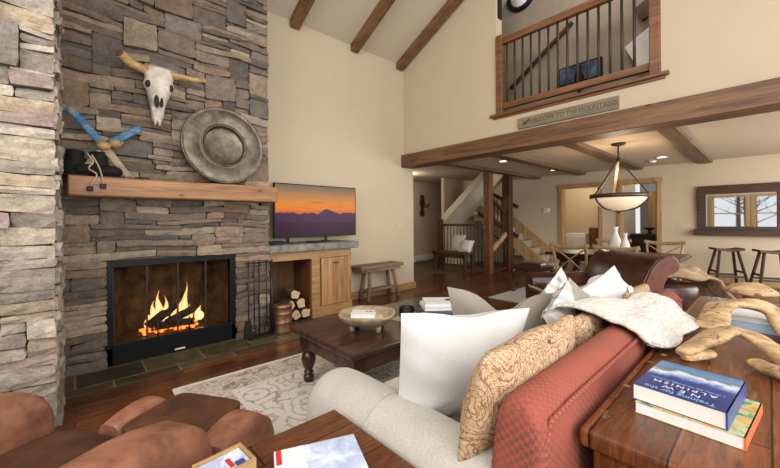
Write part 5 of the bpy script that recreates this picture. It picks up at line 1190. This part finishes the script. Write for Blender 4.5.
yoke('y', 'broad arched wooden yoke framing a pale blue book', [(2.19, .215, .775), (2.24, .19, .81), (2.31, .165, .866), (2.36, .10, .886), (2.385, .02, .872), (2.36, -.05, .81), (2.30, -.085, .775)], [.034, .038, .034, .032, .034, .040, .038], (1.6, .8), 'carved wooden yokes', [])
t = thing('wooden_carving', 'mushroom shaped carved wooden cap, farthest piece on the console table', 'carving', (2.95, .1, .751), 0, 'carved wooden yokes')
b = MB().lathe((3.06, .085, .751), [(0, 0), (.06, 0), (.045, .02), (.035, .05), (.04, .07), (.09, .08), (.118, .092), (.115, .108), (.08, .132), (.04, .148), (0, .152)], 30, None, True, 1, 1.0)
for i, v in enumerate(b.v): b.v[i] = v+Vector((nz(v*12), nz(v*13), .6*nz(v*11)))*.014
b.obj('carved_dome', 'drift', t)
bC = thing('book', 'pale blue book standing behind the broad arched yoke', 'book', (2.62, .08, .751), 0, 'books on the console table')
bookq(bC, [(2.42, .19), (2.66, .18), (2.65, -.06), (2.41, -.05)], .751, .79, 'light_blue_cover', 'paper', 3, 'light_blue_cover')
bD = thing('book', 'white book lying on the pale blue book behind the broad yoke', 'book', (2.62, .08, .791), 0, 'books on the console table')
bookq(bD, [(2.43, .18), (2.64, .17), (2.63, -.05), (2.42, -.04)], .791, .815, 'cover_white', 'paper', 3, 'cover_white')
# ------------------------------------------------------------------ outside the windows (mirror view): snow and firs
b = MB(); b.box((-40, -25, -.4), (-3.6, 25, -.2)); struct(b.obj('floor_snow', 'snow'))
for k, (x, y, hh) in enumerate(((-9, .6, 6), (-15, 1.5, 7.5), (-11, -4.2, 6.5), (-16, 6.5, 8), (-9, 5.2, 5))):
    t = thing('bare_tree', 'bare winter tree outside the rear windows, %s' % ['straight ahead', 'behind the others', 'left side', 'far right', 'right side nearest'][k], 'tree', (x, y, -.2), 0, 'bare trees outside the windows')
    b = MB(); b.tube([(x, y, -.2), (x, y, hh)], [.14, .03], 8); b.obj('trunk', 'bark', t)
    b = MB(); rr = random.Random(k)
    for q in range(46):
        z = rr.uniform(.9, hh-.3); a = rr.uniform(0, 2*pi); L = (hh-z)*.28+.4; e = Vector((x+L*cos(a), y+L*sin(a), z+L*.5)); b.tube([(x, y, z), e], [.03, .008], 5)
        for w in range(3): m_ = Vector((x, y, z)).lerp(e, .3+.25*w); b.tube([m_, m_+Vector((rr.uniform(-.4, .4), rr.uniform(-.4, .4), rr.uniform(.1, .5)))], [.014, .005], 4)
    b.obj('crown', 'bark', t, kind='stuff')
# ------------------------------------------------------------------ camera
cam = bpy.data.cameras.new('camera'); co = bpy.data.objects.new('camera', cam); COL.objects.link(co); S.camera = co
cam.sensor_width = 36; cam.lens = 346.7/780*36; cam.shift_y = -(234-220.5)/780; cam.clip_start = .02
yaw, roll = radians(47.65), radians(-.44)
F = Vector((cos(yaw), sin(yaw), 0)); R = Vector((sin(yaw), -cos(yaw), 0)); U = Vector((0, 0, 1))
R2 = R*cos(roll)+U*sin(roll); U2 = -R*sin(roll)+U*cos(roll)
co.matrix_world = Matrix(((R2.x, U2.x, -F.x, 0), (R2.y, U2.y, -F.y, 0), (R2.z, U2.z, -F.z, 1.3), (0, 0, 0, 1)))
# ------------------------------------------------------------------ light
def area(name, loc, tgt, sx, sy, e, c=(1, 1, 1)):
    l = bpy.data.lights.new(name, 'AREA'); l.shape = 'RECTANGLE'; l.size = sx; l.size_y = sy; l.energy = e; l.color = c
    o = bpy.data.objects.new(name, l); COL.objects.link(o); o.location = loc
    o.rotation_euler = (Vector(tgt)-Vector(loc)).to_track_quat('-Z', 'Y').to_euler(); return o
def point(name, loc, e, c=(1, .8, .6), r=.05):
    l = bpy.data.lights.new(name, 'POINT'); l.energy = e; l.color = c; l.shadow_soft_size = r
    o = bpy.data.objects.new(name, l); COL.objects.link(o); o.location = loc; return o
area('window_daylight', (.8, -2.9, 2.2), (1.6, 3, 1.3), 5.5, 3.4, 225, (1, .97, .93))
area('window_daylight_high', (1, -2.9, 5.2), (2, 4, 3.2), 5, 1.6, 45, (1, .97, .93))
area('upper_wall_fill', (-2.9, 0, 3.9), (3, .3, 2.6), 4.6, 2.0, 235, (1, .97, .94))  # fill added high before the solid west wall to brighten the upper wall
area('dining_daylight', (7.2, -2.3, 1.5), (7.6, 4, 1.2), 3.6, 1.9, 185, (1, .97, .93))
point('pendant_bulb', (6.31, 1.6, 1.78), 22, (1, .8, .58), .12)
point('hallway_fill', (10.6, 3.7, 2.3), 30, (1, .88, .7), .1)  # added fill that brightens the room past the left doorway
point('bathroom_fill', (11.2, 1.5, 2.3), 22, (.95, .95, 1), .1)  # added fill that brightens the room past the right doorway
point('entry_light', (6.2, 6.2, 2.3), 22, (1, .88, .72), .1)  # point light in the entry hall, without a fixture
point('loft_fill', (5.0, 1.3, 4.9), 26, (1, .92, .82), .1)  # fill added in the loft to lift its white sloped wall
w = bpy.data.worlds.new('world'); S.world = w; w.use_nodes = True
w.node_tree.nodes['Background'].inputs[0].default_value = (.92, .96, 1, 1); w.node_tree.nodes['Background'].inputs[1].default_value = .9
S.view_settings.view_transform = 'Standard'; S.view_settings.look = 'None'; S.view_settings.gamma = 1; S.view_settings.exposure = 0
S.view_settings.use_curve_mapping = False
